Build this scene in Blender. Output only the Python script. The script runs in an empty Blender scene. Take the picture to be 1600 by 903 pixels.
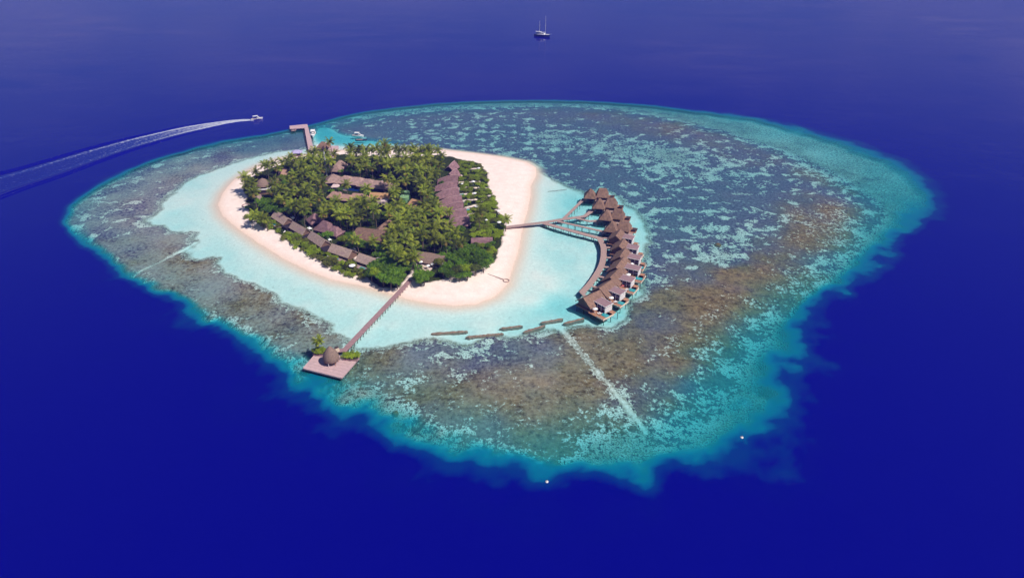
import bpy, math, random
import numpy as np
from mathutils import Vector, Matrix
random.seed(7); RNG = np.random.default_rng(11)
C = bpy.context.scene.collection
S = bpy.context.scene
R = math.radians

# ------------------------------------------------------------------ camera, sky, sun, exposure
CAM_H, PITCH, FPX = 170.0, R(30.0), 1600 / 36 * 24
cam = bpy.data.cameras.new('camera'); cam.lens = 24; cam.sensor_width = 36
cam.clip_start = 1; cam.clip_end = 60000
camo = bpy.data.objects.new('camera', cam); C.objects.link(camo)
camo.location = (0, 0, CAM_H); camo.rotation_euler = (R(60), 0, 0)
S.camera = camo
SUN_EL, SUN_AZ = R(52), R(122)          # azimuth clockwise from +Y
W_ = bpy.data.worlds.new('World'); S.world = W_; W_.use_nodes = True
nt = W_.node_tree; nt.nodes.clear()
sky = nt.nodes.new('ShaderNodeTexSky'); sky.sky_type = 'NISHITA'; sky.sun_disc = False
sky.sun_elevation = SUN_EL; sky.sun_rotation = SUN_AZ; sky.air_density = 1.0; sky.dust_density = 0.0; sky.ozone_density = 6.0
bg = nt.nodes.new('ShaderNodeBackground'); bg.inputs[1].default_value = 0.06
tc = nt.nodes.new('ShaderNodeTexCoord')
mp = nt.nodes.new('ShaderNodeMapping'); mp.inputs['Scale'].default_value = (2.2, 2.2, 16)
cn = nt.nodes.new('ShaderNodeTexNoise'); cn.inputs['Scale'].default_value = 1.6; cn.inputs['Detail'].default_value = 6
cr = nt.nodes.new('ShaderNodeMapRange'); cr.inputs[1].default_value = 0.48; cr.inputs[2].default_value = 0.62; cr.inputs[4].default_value = 0.75
mx = nt.nodes.new('ShaderNodeMix'); mx.data_type = 'RGBA'
mx.inputs[7].default_value = (9.5, 8.6, 9.0, 1)      # thin cloud, in the sky texture's own units
wo = nt.nodes.new('ShaderNodeOutputWorld')
L = nt.links.new
L(tc.outputs['Generated'], mp.inputs[0]); L(mp.outputs[0], cn.inputs['Vector']); L(cn.outputs[0], cr.inputs[0])
sx = nt.nodes.new('ShaderNodeSeparateXYZ'); L(tc.outputs['Generated'], sx.inputs[0])
lo = nt.nodes.new('ShaderNodeMapRange'); lo.inputs[1].default_value = .28; lo.inputs[2].default_value = .12; L(sx.outputs[2], lo.inputs[0])
ml = nt.nodes.new('ShaderNodeMath'); ml.operation = 'MULTIPLY'; L(cr.outputs[0], ml.inputs[0]); L(lo.outputs[0], ml.inputs[1])
L(ml.outputs[0], mx.inputs[0]); L(sky.outputs[0], mx.inputs[6]); L(mx.outputs[2], bg.inputs[0]); L(bg.outputs[0], wo.inputs[0])
sun = bpy.data.lights.new('sun', 'SUN'); sun.energy = 5.0; sun.angle = R(0.53); sun.color = (1.0, 0.93, 0.85)
suno = bpy.data.objects.new('sun', sun); C.objects.link(suno)
tosun = Vector((math.sin(SUN_AZ) * math.cos(SUN_EL), math.cos(SUN_AZ) * math.cos(SUN_EL), math.sin(SUN_EL)))
suno.rotation_euler = tosun.to_track_quat('Z', 'Y').to_euler(); suno.location = tosun * 900
S.view_settings.view_transform = 'Standard'; S.view_settings.look = 'None'
S.view_settings.exposure = 0.1; S.view_settings.gamma = 1.0; S.view_settings.use_curve_mapping = False
S.render.engine = 'CYCLES'; S.cycles.use_denoising = True
S.cycles.max_bounces = 6; S.cycles.transparent_max_bounces = 12; S.cycles.sample_clamp_indirect = 4
S.cycles.use_light_tree = False; S.cycles.caustics_reflective = False; S.cycles.caustics_refractive = False

HAZE = 0.0002
# ------------------------------------------------------------------ survey: photograph pixel -> place on the level z
cp, sp = math.cos(PITCH), math.sin(PITCH)
def wxy(px, py, z=0.0):
    u = (px - 800) / FPX; v = (py - 451.5) / FPX
    dy, dz = cp - v * sp, -sp - v * cp
    t = (z - CAM_H) / dz
    return u * t, dy * t
def W(px, py, z=0.0):
    x, y = wxy(px, py, z); return Vector((x, y, z))
def proj(x, y, z):
    dz = z - CAM_H
    f = y * cp - dz * sp; up = y * sp + dz * cp
    return 800 + FPX * x / f, 451.5 - FPX * up / f
def poly(pts, z=0.0): return np.array([wxy(a, b, z) for a, b in pts])
def sdf(P, X, Y):                       # signed distance, positive inside
    d2 = np.full(X.shape, 1e18); ins = np.zeros(X.shape, bool)
    n = len(P)
    for i in range(n):
        ax, ay = P[i]; bx, by = P[(i + 1) % n]
        ex, ey = bx - ax, by - ay
        t = np.clip(((X - ax) * ex + (Y - ay) * ey) / (ex * ex + ey * ey + 1e-9), 0, 1)
        d2 = np.minimum(d2, (X - ax - t * ex) ** 2 + (Y - ay - t * ey) ** 2)
        c = (ay > Y) != (by > Y)
        if by != ay: ins ^= c & (X < (bx - ax) * (Y - ay) / (by - ay) + ax)
    d = np.sqrt(d2); return np.where(ins, d, -d)
def linedist(P, X, Y):
    d2 = np.full(X.shape, 1e18)
    for (ax, ay), (bx, by) in zip(P[:-1], P[1:]):
        ex, ey = bx - ax, by - ay
        t = np.clip(((X - ax) * ex + (Y - ay) * ey) / (ex * ex + ey * ey + 1e-9), 0, 1)
        d2 = np.minimum(d2, (X - ax - t * ex) ** 2 + (Y - ay - t * ey) ** 2)
    return np.sqrt(d2)
def vnoise(X, Y, size, seed, octv=4, gain=0.5):
    out = np.zeros(X.shape); amp = 1; tot = 0
    g = np.random.default_rng(seed)
    T = g.random((256, 256))
    for o in range(octv):
        x = X / size + 37.7 * o; y = Y / size + 11.3 * o
        xi = np.floor(x).astype(int); yi = np.floor(y).astype(int)
        fx = x - xi; fy = y - yi; fx = fx * fx * (3 - 2 * fx); fy = fy * fy * (3 - 2 * fy)
        a = T[xi & 255, yi & 255]; b = T[(xi + 1) & 255, yi & 255]; c = T[xi & 255, (yi + 1) & 255]; d = T[(xi + 1) & 255, (yi + 1) & 255]
        out += amp * ((a * (1 - fx) + b * fx) * (1 - fy) + (c * (1 - fx) + d * fx) * fy)
        tot += amp; amp *= gain; size /= 2.0
    return out / tot
def sstep(a, b, x):
    t = np.clip((x - a) / (b - a), 0, 1); return t * t * (3 - 2 * t)

# ------------------------------------------------------------------ object helpers
def tag(o, label=None, cat=None, group=None, kind=None):
    if label: o['label'] = label
    if cat: o['category'] = cat
    if group: o['group'] = group
    if kind: o['kind'] = kind
    return o
def empty(name, loc, label, cat, group=None, rz=0):
    o = bpy.data.objects.new(name, None); C.objects.link(o); o.location = loc; o.rotation_euler = (0, 0, rz)
    o.empty_display_size = 0.5
    return tag(o, label, cat, group)
class MB:
    def __init__(s): s.v = []; s.f = []; s.m = []; s.mi = 0
    def add(s, vs, fs):
        b = len(s.v); s.v += [tuple(v) for v in vs]; s.f += [tuple(b + i for i in f) for f in fs]; s.m += [s.mi] * len(fs); return s
    def box(s, c, size, rz=0, taper=1.0):
        hx, hy, hz = size[0] / 2, size[1] / 2, size[2] / 2; ca, sa = math.cos(rz), math.sin(rz); vs = []
        for k, z in ((1.0, -hz), (taper, hz)):
            for x, y in ((-hx, -hy), (hx, -hy), (hx, hy), (-hx, hy)):
                x *= k; y *= k; vs.append((c[0] + x * ca - y * sa, c[1] + x * sa + y * ca, c[2] + z))
        return s.add(vs, [(3, 2, 1, 0), (4, 5, 6, 7), (0, 1, 5, 4), (1, 2, 6, 5), (2, 3, 7, 6), (3, 0, 4, 7)])
    def prism(s, pts, z0, z1):
        n = len(pts); a = sum(pts[i][0] * pts[(i + 1) % n][1] - pts[(i + 1) % n][0] * pts[i][1] for i in range(n))
        if a < 0: pts = pts[::-1]
        vs = [(p[0], p[1], z0) for p in pts] + [(p[0], p[1], z1) for p in pts]
        return s.add(vs, [tuple(range(n))[::-1], tuple(range(n, 2 * n))] + [(i, (i + 1) % n, n + (i + 1) % n, n + i) for i in range(n)])
    def tube(s, pts, rad, n=8):
        pts = [Vector(p) for p in pts]; vs = []; fs = []
        for i, p in enumerate(pts):
            d = (pts[min(i + 1, len(pts) - 1)] - pts[max(i - 1, 0)]).normalized()
            a = d.cross(Vector((0, 0, 1)) if abs(d.z) < .9 else Vector((1, 0, 0))).normalized(); b = d.cross(a)
            r = rad[i] if isinstance(rad, (list, tuple)) else rad
            for k in range(n):
                t = 2 * math.pi * k / n; vs.append(p + a * (r * math.cos(t)) + b * (r * math.sin(t)))
        for i in range(len(pts) - 1):
            for k in range(n):
                fs.append((i * n + k, i * n + (k + 1) % n, (i + 1) * n + (k + 1) % n, (i + 1) * n + k))
        m = (len(pts) - 1) * n
        fs.append(tuple(range(n))); fs.append(tuple(range(m, m + n))[::-1])
        return s.add(vs, fs)
    def lathe(s, prof, c, n=28, rx=1, ry=1, wob=0):
        vs = []; fs = []
        for r, z in prof:
            for k in range(n):
                t = 2 * math.pi * k / n; q = r * (1 + wob * random.uniform(-1, 1))
                vs.append((c[0] + q * rx * math.cos(t), c[1] + q * ry * math.sin(t), c[2] + z))
        for i in range(len(prof) - 1):
            for k in range(n): fs.append((i * n + k, i * n + (k + 1) % n, (i + 1) * n + (k + 1) % n, (i + 1) * n + k))
        m = (len(prof) - 1) * n
        fs.append(tuple(range(n))[::-1]); fs.append(tuple(range(m, m + n)))
        return s.add(vs, fs)
    def extr(s, A, B, prof):            # profile (side offset, z) swept from A to B
        A = Vector((A[0], A[1], 0)); B = Vector((B[0], B[1], 0)); d = (B - A).normalized(); nrm = Vector((d.y, -d.x, 0)); n = len(prof)
        vs = [A + nrm * o + Vector((0, 0, z)) for o, z in prof] + [B + nrm * o + Vector((0, 0, z)) for o, z in prof]
        return s.add(vs, [tuple(range(n)), tuple(range(n, 2 * n))[::-1]] + [(i, n + i, n + (i + 1) % n, (i + 1) % n) for i in range(n)])
    def frustum(s, c, hl, hw, ang, z0, z1, tl, tw):   # hip roof / truncated pyramid
        ca, sa = math.cos(ang), math.sin(ang); vs = []
        for l, w, z in ((hl, hw, z0 - .22), (hl, hw, z0), (tl, tw, z1)):
            for x, y in ((-l, -w), (l, -w), (l, w), (-l, w)): vs.append((c[0] + x * ca - y * sa, c[1] + x * sa + y * ca, z))
        fs = [(3, 2, 1, 0), (8, 9, 10, 11)]
        for q in (0, 4):
            fs += [(q + i, q + (i + 1) % 4, q + 4 + (i + 1) % 4, q + 4 + i) for i in range(4)]
        return s.add(vs, fs)
    def build(s, name, mats, parent=None, smooth=False, loc=None):
        me = bpy.data.meshes.new(name); me.from_pydata(s.v, [], s.f); me.validate()
        if not isinstance(mats, (list, tuple)): mats = [mats]
        for m in mats: me.materials.append(m)
        if len(mats) > 1: me.polygons.foreach_set('material_index', s.m[:len(me.polygons)])
        if smooth: me.polygons.foreach_set('use_smooth', [True] * len(me.polygons))
        o = bpy.data.objects.new(name, me); C.objects.link(o)
        if loc is not None: me.transform(Matrix.Translation(-Vector(loc))); o.location = loc
        if parent is not None:
            o.parent = parent; o.matrix_parent_inverse = (Matrix.Translation(parent.location) @ Matrix.Rotation(parent.rotation_euler.z, 4, 'Z')).inverted() if loc is None else Matrix()
        return o
def fixn(o):
    import bmesh
    b = bmesh.new(); b.from_mesh(o.data); bmesh.ops.recalc_face_normals(b, faces=b.faces); b.to_mesh(o.data); b.free(); return o

# ------------------------------------------------------------------ materials
M = {}
class NT:
    def __init__(s, name):
        s.m = bpy.data.materials.new(name); s.m.use_nodes = True; s.t = s.m.node_tree; s.t.nodes.clear()
    def n(s, typ, **kw):
        x = s.t.nodes.new('ShaderNode' + typ)
        for k, v in kw.items():
            if hasattr(x, k): setattr(x, k, v)
            else: x.inputs[k.replace('_', ' ')].default_value = v
        return x
    def l(s, a, b): s.t.links.new(a, b)
    def math(s, op, a, b=None, clamp=False):
        x = s.t.nodes.new('ShaderNodeMath'); x.operation = op; x.use_clamp = clamp
        for i, q in enumerate((a, b)):
            if q is None: continue
            if isinstance(q, (int, float)): x.inputs[i].default_value = q
            else: s.l(q, x.inputs[i])
        return x.outputs[0]
    def rng(s, v, a, b, c=0, d=1, smooth=False):
        x = s.t.nodes.new('ShaderNodeMapRange'); x.interpolation_type = 'SMOOTHSTEP' if smooth else 'LINEAR'
        s.l(v, x.inputs[0])
        for i, q in zip((1, 2, 3, 4), (a, b, c, d)):
            if isinstance(q, (int, float)): x.inputs[i].default_value = q
            else: s.l(q, x.inputs[i])
        return x.outputs[0]
    def mix(s, f, a, b, blend='MIX'):
        x = s.t.nodes.new('ShaderNodeMix'); x.data_type = 'RGBA'; x.blend_type = blend
        for i, q in ((0, f), (6, a), (7, b)):
            if isinstance(q, (int, float)): x.inputs[i].default_value = q
            elif isinstance(q, tuple): x.inputs[i].default_value = q if len(q) == 4 else q + (1,)
            else: s.l(q, x.inputs[i])
        return x.outputs[2]
    def noise(s, scale, detail=4, rough=.55, vec=None, dist=0):
        x = s.t.nodes.new('ShaderNodeTexNoise'); x.inputs['Scale'].default_value = scale; x.inputs['Detail'].default_value = detail
        x.inputs['Roughness'].default_value = rough; x.inputs['Distortion'].default_value = dist
        if vec is not None: s.l(vec, x.inputs['Vector'])
        return x.outputs[0]
    def attr(s, name):
        x = s.t.nodes.new('ShaderNodeAttribute'); x.attribute_name = name; return x.outputs['Fac']
    def pos(s): return s.t.nodes.new('ShaderNodeNewGeometry').outputs['Position']
    def mapv(s, vec, sc, rot=(0, 0, 0)):
        x = s.t.nodes.new('ShaderNodeMapping'); s.l(vec, x.inputs[0]); x.inputs['Scale'].default_value = sc; x.inputs['Rotation'].default_value = rot; return x.outputs[0]
    def out(s, sh): o = s.t.nodes.new('ShaderNodeOutputMaterial'); s.l(sh, o.inputs[0]); return s.m
def simple(name, col, rough=.7, var=.25, scale=1.2, col2=None, spec=.3, bump=0.0, stretch=None, detail=5, rnd=0.0):
    t = NT(name); p = t.pos(); v = t.mapv(p, stretch) if stretch else p
    nz = t.noise(scale, detail, .6, v); f = t.rng(nz, .3, .7)
    c2 = col2 or tuple(max(0, c * (1 - var)) for c in col); c1 = tuple(min(1, c * (1 + var * .6)) for c in col)
    c = t.mix(f, c2, c1)
    if rnd:
        oi = t.n('ObjectInfo'); k = t.rng(oi.outputs['Random'], 0, 1, 1 - rnd, 1 + rnd)
        vm = t.n('VectorMath', operation='SCALE'); t.l(c, vm.inputs[0]); t.l(k, vm.inputs['Scale']); c = vm.outputs[0]
    b = t.n('BsdfPrincipled'); t.l(c, b.inputs['Base Color']); b.inputs['Roughness'].default_value = rough
    b.inputs['Specular IOR Level'].default_value = spec
    if bump:
        bp = t.n('Bump', Strength=bump, Distance=.15); t.l(nz, bp.inputs['Height']); t.l(bp.outputs[0], b.inputs['Normal'])
    M[name] = t.out(b.outputs[0]); return M[name]
def leafmat(name, dark, light, trans=.35, rnd=.25, fine=1.6):
    t = NT(name); p = t.pos(); oi = t.n('ObjectInfo')
    nz = t.noise(fine, 3, .6, p); f = t.rng(nz, .3, .72)
    big = t.rng(t.noise(.12, 2, .5, p), .35, .65, .8, 1.2)
    c = t.mix(f, dark, light)
    k = t.math('MULTIPLY', t.rng(oi.outputs['Random'], 0, 1, 1 - rnd, 1 + rnd), big)
    vm = t.n('VectorMath', operation='SCALE'); t.l(c, vm.inputs[0]); t.l(k, vm.inputs['Scale'])
    d = t.n('BsdfPrincipled'); t.l(vm.outputs[0], d.inputs['Base Color']); d.inputs['Roughness'].default_value = .55; d.inputs['Specular IOR Level'].default_value = .25
    tr = t.n('BsdfTranslucent'); t.l(vm.outputs[0], tr.inputs[0])
    mxs = t.n('MixShader'); mxs.inputs[0].default_value = trans; t.l(d.outputs[0], mxs.inputs[1]); t.l(tr.outputs[0], mxs.inputs[2])
    M[name] = t.out(mxs.outputs[0]); return M[name]
simple('thatch_brown', (.235, .14, .10), .9, .42, .8, bump=.7, stretch=(1, 1, .35), rnd=.1)
simple('thatch_rose', (.37, .245, .21), .9, .35, .8, bump=.7, rnd=.08)
simple('thatch_weathered', (.40, .285, .235), .9, .3, .9, bump=.7, rnd=.08)
simple('lit_ridge_pale_patch', (.42, .27, .27), .9, .15, .6)  # pale tone for painted lit ridges, shared with the beach villa roof patches
simple('thatch_purple', (.25, .14, .15), .9, .4, .7, bump=.6, rnd=.1)
simple('thatch_tan', (.46, .26, .13), .9, .2, .8, bump=.5)
simple('thatch_pale', (.40, .24, .19), .9, .25, .8, bump=.5)
simple('thatch_grey', (.25, .17, .135), .9, .25, 1.5, bump=.6)
simple('deck_wood', (.40, .275, .24), .75, .18, 1.5, bump=.2, detail=6)
simple('deck_violet', (.33, .20, .205), .75, .2, 1.2, bump=.2)
simple('deck_pink', (.54, .375, .375), .75, .14, .8, bump=.2)
simple('dark_wood', (.07, .045, .04), .7, .3, 2)
simple('pile_wood', (.10, .075, .06), .8, .3, 2)
simple('wall_timber', (.20, .115, .085), .75, .25, 1.2, bump=.3)
simple('wall_white', (.74, .70, .68), .7, .08, 1)
simple('wall_pink', (.66, .50, .48), .7, .08, 1)
simple('box_roof', (.30, .19, .20), .8, .15, .9)
simple('white_paint', (.82, .80, .78), .5, .05, 1)
simple('white_cloth', (.84, .82, .80), .8, .05, 1)
simple('cream_cloth', (.74, .60, .46), .8, .08, 1)
simple('lilac_cloth', (.45, .40, .62), .8, .12, 1)
simple('red_cloth', (.42, .10, .10), .8, .15, 1)
simple('glass_dark', (.015, .02, .045), .12, .2, 1, spec=.6)
simple('void_dark', (.03, .022, .03), .7, .2, 1)
simple('pool_water', (.03, .33, .36), .08, .2, .6, spec=.6)
simple('pool_deep', (.008, .03, .14), .08, .2, .6, spec=.6)
simple('tank_green', (.20, .36, .17), .6, .1, .6)
simple('metal_pale', (.52, .52, .56), .45, .12, 1)
simple('boat_blue', (.03, .06, .22), .4, .1, 1)
simple('boat_dark', (.05, .05, .09), .5, .2, 1)
simple('teak', (.40, .20, .12), .6, .2, 1)
simple('stone_bag', (.24, .165, .12), .95, .35, 1.0, bump=.8)
simple('coral_rock', (.20, .12, .04), .95, .4, 1.2, bump=.8)
simple('soil', (.10, .075, .05), .95, .4, .6)
simple('path_sand', (.66, .52, .43), .95, .12, .8)
simple('trunk', (.17, .13, .10), .9, .3, 2, stretch=(1, 1, 4), bump=.4)
leafmat('palm_leaf', (.030, .100, .008), (.38, .41, .035), .42, .5)
leafmat('palm_highlight', (.12, .185, .012), (.46, .47, .04), .42, .35)  # lighter fronds scattered at random, sunlit highlights put into the colour
leafmat('palm_old', (.20, .16, .02), (.38, .27, .07), .3, .25)
leafmat('broad_leaf', (.035, .12, .006), (.22, .36, .02), .3, .35, .9)
leafmat('olive_leaf', (.05, .085, .012), (.17, .19, .04), .35, .35, .8)
leafmat('shrub_leaf', (.18, .28, .008), (.42, .50, .035), .45, .25, 1.0)
leafmat('shrub_dull', (.12, .14, .015), (.27, .28, .05), .4, .25, 1.0)

# ------------------------------------------------------------------ the reef: outlines surveyed from the photograph
E2 = poly([(85,348),(98,322),(125,302),(163,278),(200,260),(240,246),(290,231),(350,217),(410,209),(455,200),(490,191),(520,183),(560,174),(620,166),(680,160),(750,156.5),(830,155),(900,155.5),(960,158),(1020,162),(1080,168),(1140,175),(1200,184),(1250,193),(1300,206),(1350,221),(1400,240),(1440,260),(1470,282),(1488,305),(1492,325),(1480,340),(1455,352),(1440,370),(1432,395),(1415,418),(1385,440),(1350,462),(1320,490),(1298,525),(1285,565),(1275,610),(1255,655),(1235,700),(1200,735),(1150,755),(1100,765),(1050,775),(1005,790),(960,775),(900,772),(850,775),(790,775),(730,760),(670,740),(600,710),(540,675),(490,645),(440,610),(400,570),(350,535),(300,505),(250,475),(200,450),(150,415),(110,380)])
E1 = poly([(140,343),(150,325),(175,305),(205,287),(245,268),(290,253),(350,237),(410,224),(455,213),(490,207),(520,196),(560,186),(620,176),(680,170),(750,166),(830,164),(900,165),(960,170),(1020,178),(1080,190),(1140,205),(1200,222),(1250,240),(1290,258),(1330,280),(1365,305),(1385,330),(1380,350),(1360,370),(1340,390),(1320,410),(1290,435),(1250,465),(1220,500),(1190,540),(1165,580),(1140,620),(1115,655),(1080,680),(1040,700),(1000,710),(950,712),(900,712),(850,708),(800,695),(740,675),(680,652),(630,625),(590,600),(556,580),(520,562),(480,550),(440,535),(390,510),(340,485),(290,460),(240,434),(200,410),(165,385),(145,362)])
LAG = poly([(440,234),(400,243),(360,254),(320,268),(290,283),(270,298),(255,308),(245,318),(247,325),(235,335),(222,345),(240,350),(255,350),(270,362),(300,365),(300,378),(285,391),(310,403),(345,400),(340,415),(350,425),(370,428),(385,440),(420,455),(440,468),(470,485),(500,495),(520,505),(515,520),(540,530),(560,540),(600,540),(640,533),(700,530),(740,533),(780,524),(850,515),(880,515),(900,505),(950,506),(978,492),(985,470),(1005,455),(1000,430),(1010,400),(1015,375),(1005,350),(990,330),(965,305),(940,292),(915,300),(900,296),(880,288),(850,273),(840,260),(830,251),(780,242),(740,237),(690,231),(650,227),(600,224),(590,218),(560,214),(535,210),(520,200),(500,199),(494,206),(489,215),(485,226),(470,233)])
SHO = poly([(340,320),(347,302),(362,284),(385,268),(410,256),(435,248),(460,244),(490,241),(520,237),(545,234),(600,233),(650,232),(690,234),(740,239),(790,246),(822,253),(838,262),(838,275),(830,290),(829,310),(825,330),(820,345),(815,370),(810,395),(801,420),(793,445),(773,464),(745,475),(710,478),(670,474),(635,467),(600,456),(560,446),(520,438),(480,423),(440,403),(400,378),(365,353),(347,337)])
VEG = poly([(377,294),(392,278),(408,270),(432,262),(455,256),(480,248),(505,246),(535,243),(560,246),(600,248),(640,248),(688,244),(715,250),(740,256),(752,262),(762,275),(764,290),(772,305),(778,325),(790,345),(791,362),(786,385),(776,402),(768,414),(740,428),(705,436),(676,446),(650,447),(640,434),(626,452),(592,450),(570,436),(540,428),(510,416),(485,402),(455,382),(425,362),(402,346),(388,338),(383,325),(388,310)])
DEEPPOOL = poly([(497,196),(512,196),(530,207),(560,214),(600,219),(625,223),(560,226),(520,224),(500,220),(492,212)])
CH_L = [wxy(*p) for p in ((215,423),(240,412),(270,398),(305,378))]
CH_R = [wxy(*p) for p in ((872,505),(900,540),(930,575),(960,610),(1010,668))]
CP = np.array([(650,180,.8,.1),(750,180,.82,.1),(850,175,.82,.2),(950,178,.8,.3),(700,200,.7,.05),(800,205,.62,0),(600,195,.8,.05),(560,200,.88,.1),(540,210,.9,.1),(640,210,.72,0),(720,220,.6,0),(900,200,.68,.1),(980,190,.8,.3),(1050,200,.72,.4),(1100,215,.72,.35),(1150,235,.65,.3),
(1100,185,.35,.3),(1200,210,.3,.2),(1300,235,.3,.2),(1400,270,.32,.2),(1430,310,.35,.2),(1380,360,.32,.3),(1300,270,.4,.4),(1250,250,.4,.3),
(880,230,.6,0),(850,215,.52,0),(780,225,.55,0),(950,235,.55,0),(1000,240,.52,0),(1050,240,.47,0),(1000,270,.62,0),(900,260,.8,0),(950,280,.86,0),(870,250,.7,0),(1050,280,.58,0),(1100,270,.62,0),(1150,280,.72,0),(1200,290,.72,.1),(1250,310,.78,.3),(1270,330,.78,.5),(1050,320,.57,0),(1000,310,.72,0),(980,290,.66,0),(1100,320,.62,0),(1150,330,.68,.1),(1200,350,.7,.3),(1060,360,.57,0),(1110,350,.52,0),(1150,370,.5,.2),(1030,350,.72,0),(1020,390,.55,.1),(1060,400,.5,.2),(1100,390,.52,.2),(1130,400,.45,.3),(1010,430,.45,.2),(1040,430,.58,.4),(1070,420,.62,.4),
(1200,400,.8,.85),(1250,380,.75,.9),(1290,360,.66,.9),(1300,330,.62,.8),(1150,430,.85,.9),(1100,460,.85,.85),(1050,480,.85,.7),(1000,500,.84,.6),(960,520,.84,.55),(1200,430,.7,.9),(1150,480,.7,.9),(1100,520,.72,.9),(1050,560,.72,.8),(1000,540,.78,.8),(1250,440,.42,.6),(1200,490,.38,.5),(1150,560,.32,.4),(1100,620,.32,.4),(1050,660,.32,.4),(1300,410,.38,.4),(1030,610,.5,.6),
(850,540,.78,.4),(800,545,.76,.4),(750,555,.66,.4),(700,560,.58,.4),(650,545,.68,.4),(600,555,.78,.6),(900,560,.84,.7),(950,570,.78,.8),(800,590,.8,.8),(850,620,.82,.85),(750,600,.74,.7),(700,620,.66,.6),(650,590,.52,.5),(900,620,.78,.85),(900,660,.56,.7),(950,650,.42,.6),(980,690,.3,.4),(850,670,.62,.7),(800,660,.56,.6),(750,650,.52,.5),(1000,620,.5,.6),(930,690,.36,.5),
(470,500,.82,.4),(430,490,.84,.4),(400,475,.8,.6),(350,455,.84,.5),(310,430,.88,.6),(280,415,.84,.6),(260,430,.78,.4),(500,530,.76,.4),(450,520,.62,.4),(380,490,.66,.4),(230,400,.78,.4),(200,380,.66,.2),(180,360,.6,.15),(160,345,.6,.1),(210,340,.56,.15),(220,310,.58,.15),(270,375,.88,.3),(240,370,.72,.2),(250,290,.62,.1),(300,265,.74,.05),(350,245,.78,.05),(400,235,.84,.05),(440,225,.88,.05),(210,295,.68,.05),(300,250,.68,.05),(230,330,.78,.05)])

def axis(a, b, st, far):
    inner = np.arange(a, b + st / 2, st); o = []
    d = st * 2; p = 0
    while p < far: p += d; o.append(p); d *= 1.35
    if len(inner) % 2 == 0: inner = np.append(inner, inner[-1] + st)
    o = np.array(o if len(o) % 2 == 0 else o + [p + d])
    return np.concatenate([a - o[::-1], inner, inner[-1] + o])
xs = axis(-300, 306, 1.0, 12000); ys = axis(136, 680, 1.0, 16000)
X, Y = np.meshgrid(xs, ys)
sS = sdf(SHO, X, Y); sE1 = sdf(E1, X, Y); sE2 = sdf(E2, X, Y); sL = sdf(LAG, X, Y); sV = sdf(VEG, X, Y)
n1 = vnoise(X, Y, 34, 1, 5, .55); n2 = vnoise(X, Y, 11, 2, 4, .55); n3 = vnoise(X, Y, 5, 3, 3)
cpx, cpy = wxy(CP[:, 0], CP[:, 1])
num = np.zeros((3,) + X.shape)
PALE = np.where(CP[:, 0] < 545, np.where(CP[:, 1] < 240, .3, .6), np.where((CP[:, 0] < 960) & (CP[:, 1] > 535), .25, .06))
CP[:, 2] += np.where((CP[:, 0] > 1040) & (CP[:, 2] < .45), .13, 0)
CP[(CP[:, 0] < 545) & (CP[:, 1] > 240), 3] += .12
CP[:, 2] = np.clip(CP[:, 2] + np.where(CP[:, 0] < 545, .16, np.where(CP[:, 3] > .55, .09, .0)), 0, .97); den = np.zeros(X.shape)
for i in range(len(CP)):
    w = 1.0 / ((X - cpx[i]) ** 2 + (Y - cpy[i]) ** 2 + 30.0) ** 1.6
    den += w; num[0] += w * CP[i, 2]; num[1] += w * CP[i, 3]; num[2] += w * PALE[i]
cover = num[0] / den; cover = np.clip(cover + (vnoise(X, Y, 38, 21, 3) - .5) * .42 * sstep(.35, .5, cover), 0, 1); brown = np.clip(num[1] / den + (vnoise(X, Y, 30, 22, 4) - .5) * .7 * sstep(.2, .5, num[1] / den), 0, 1); pale = num[2] / den
cover = cover * sstep(5, -7, sL + (n2 - .5) * 9)
cover *= sstep(.4, 2.2, linedist(CH_L, X, Y) + (n3 - .5) * 1.6) * .82 + .18
cover *= sstep(.6, 2.7, linedist(CH_R, X, Y) + (n3 - .5) * 2.0) * .76 + .24
cover *= sstep(2, -3, sdf(DEEPPOOL, X, Y) + (n2 - .5) * 6)
far = np.maximum(sstep(330, 430, Y), sstep(-110, -190, X) * sstep(310, 380, Y))
# depth of the seabed
tt = np.clip(np.where(sE1 > 0, 0, (-sE1) / (-sE1 + np.maximum(sE2, 0) + 1e-6)), 0, 1)
tt = np.where(sE2 <= 0, 1, tt)
tn = np.clip(tt + ((n1 - .5) * .8 + (n2 - .5) * .5) * sstep(0, .3, tt) * (1 - .72 * far), 0, 1.3)
rim = sstep(26, 0, sE1)
cover = (1 - .32 * far * sstep(.5, .9, tt)) * cover * (1 - .45 * sstep(6, -6, sE1) * (1 - .6 * sstep(-120, -180, X)))
wide = sstep(330, 250, Y) * sstep(-40, 40, X) + .6 * sstep(120, 200, X) * sstep(520, 380, Y); wide = np.clip(wide, 0, 1)
d_flat = .35 + 1.15 * (1 - np.clip(brown * 1.3, 0, 1)) * (1 - np.clip(pale * 1.5, 0, .9)) + .9 * rim * (1 - .5 * np.clip(pale * 1.6, 0, 1)) + 2.1 * wide * sstep(36, -4, sE1 + (n1 - .5) * 26) + (n2 - .5) * .5
d_lag = .95 + .5 * sstep(-20, 30, X) * sstep(4, 30, -sS) - .86 * np.exp(-np.maximum(-sS, 0) / 14.0) + ((n2 - .5) * .9 + (n1 - .5) * (1.0 + 1.5 * sstep(-20, 30, X))) * sstep(2, 22, -sS)
fl = sstep(-6, 4, sL)
depth = d_lag * fl + d_flat * (1 - fl)
steep = 28 * np.clip((tn - .62) / .38, 0, 1.3) ** 1.5 + 1.2 * tn; gentle = 28 * tn ** 1.7 + ((n3 - .5) * 5 + (n2 - .5) * 9) * sstep(.05, .4, tn)
depth = depth + steep * far + gentle * (1 - far) + np.clip(-sE2, 0, 60) * (.6 + 5 * far)
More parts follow.
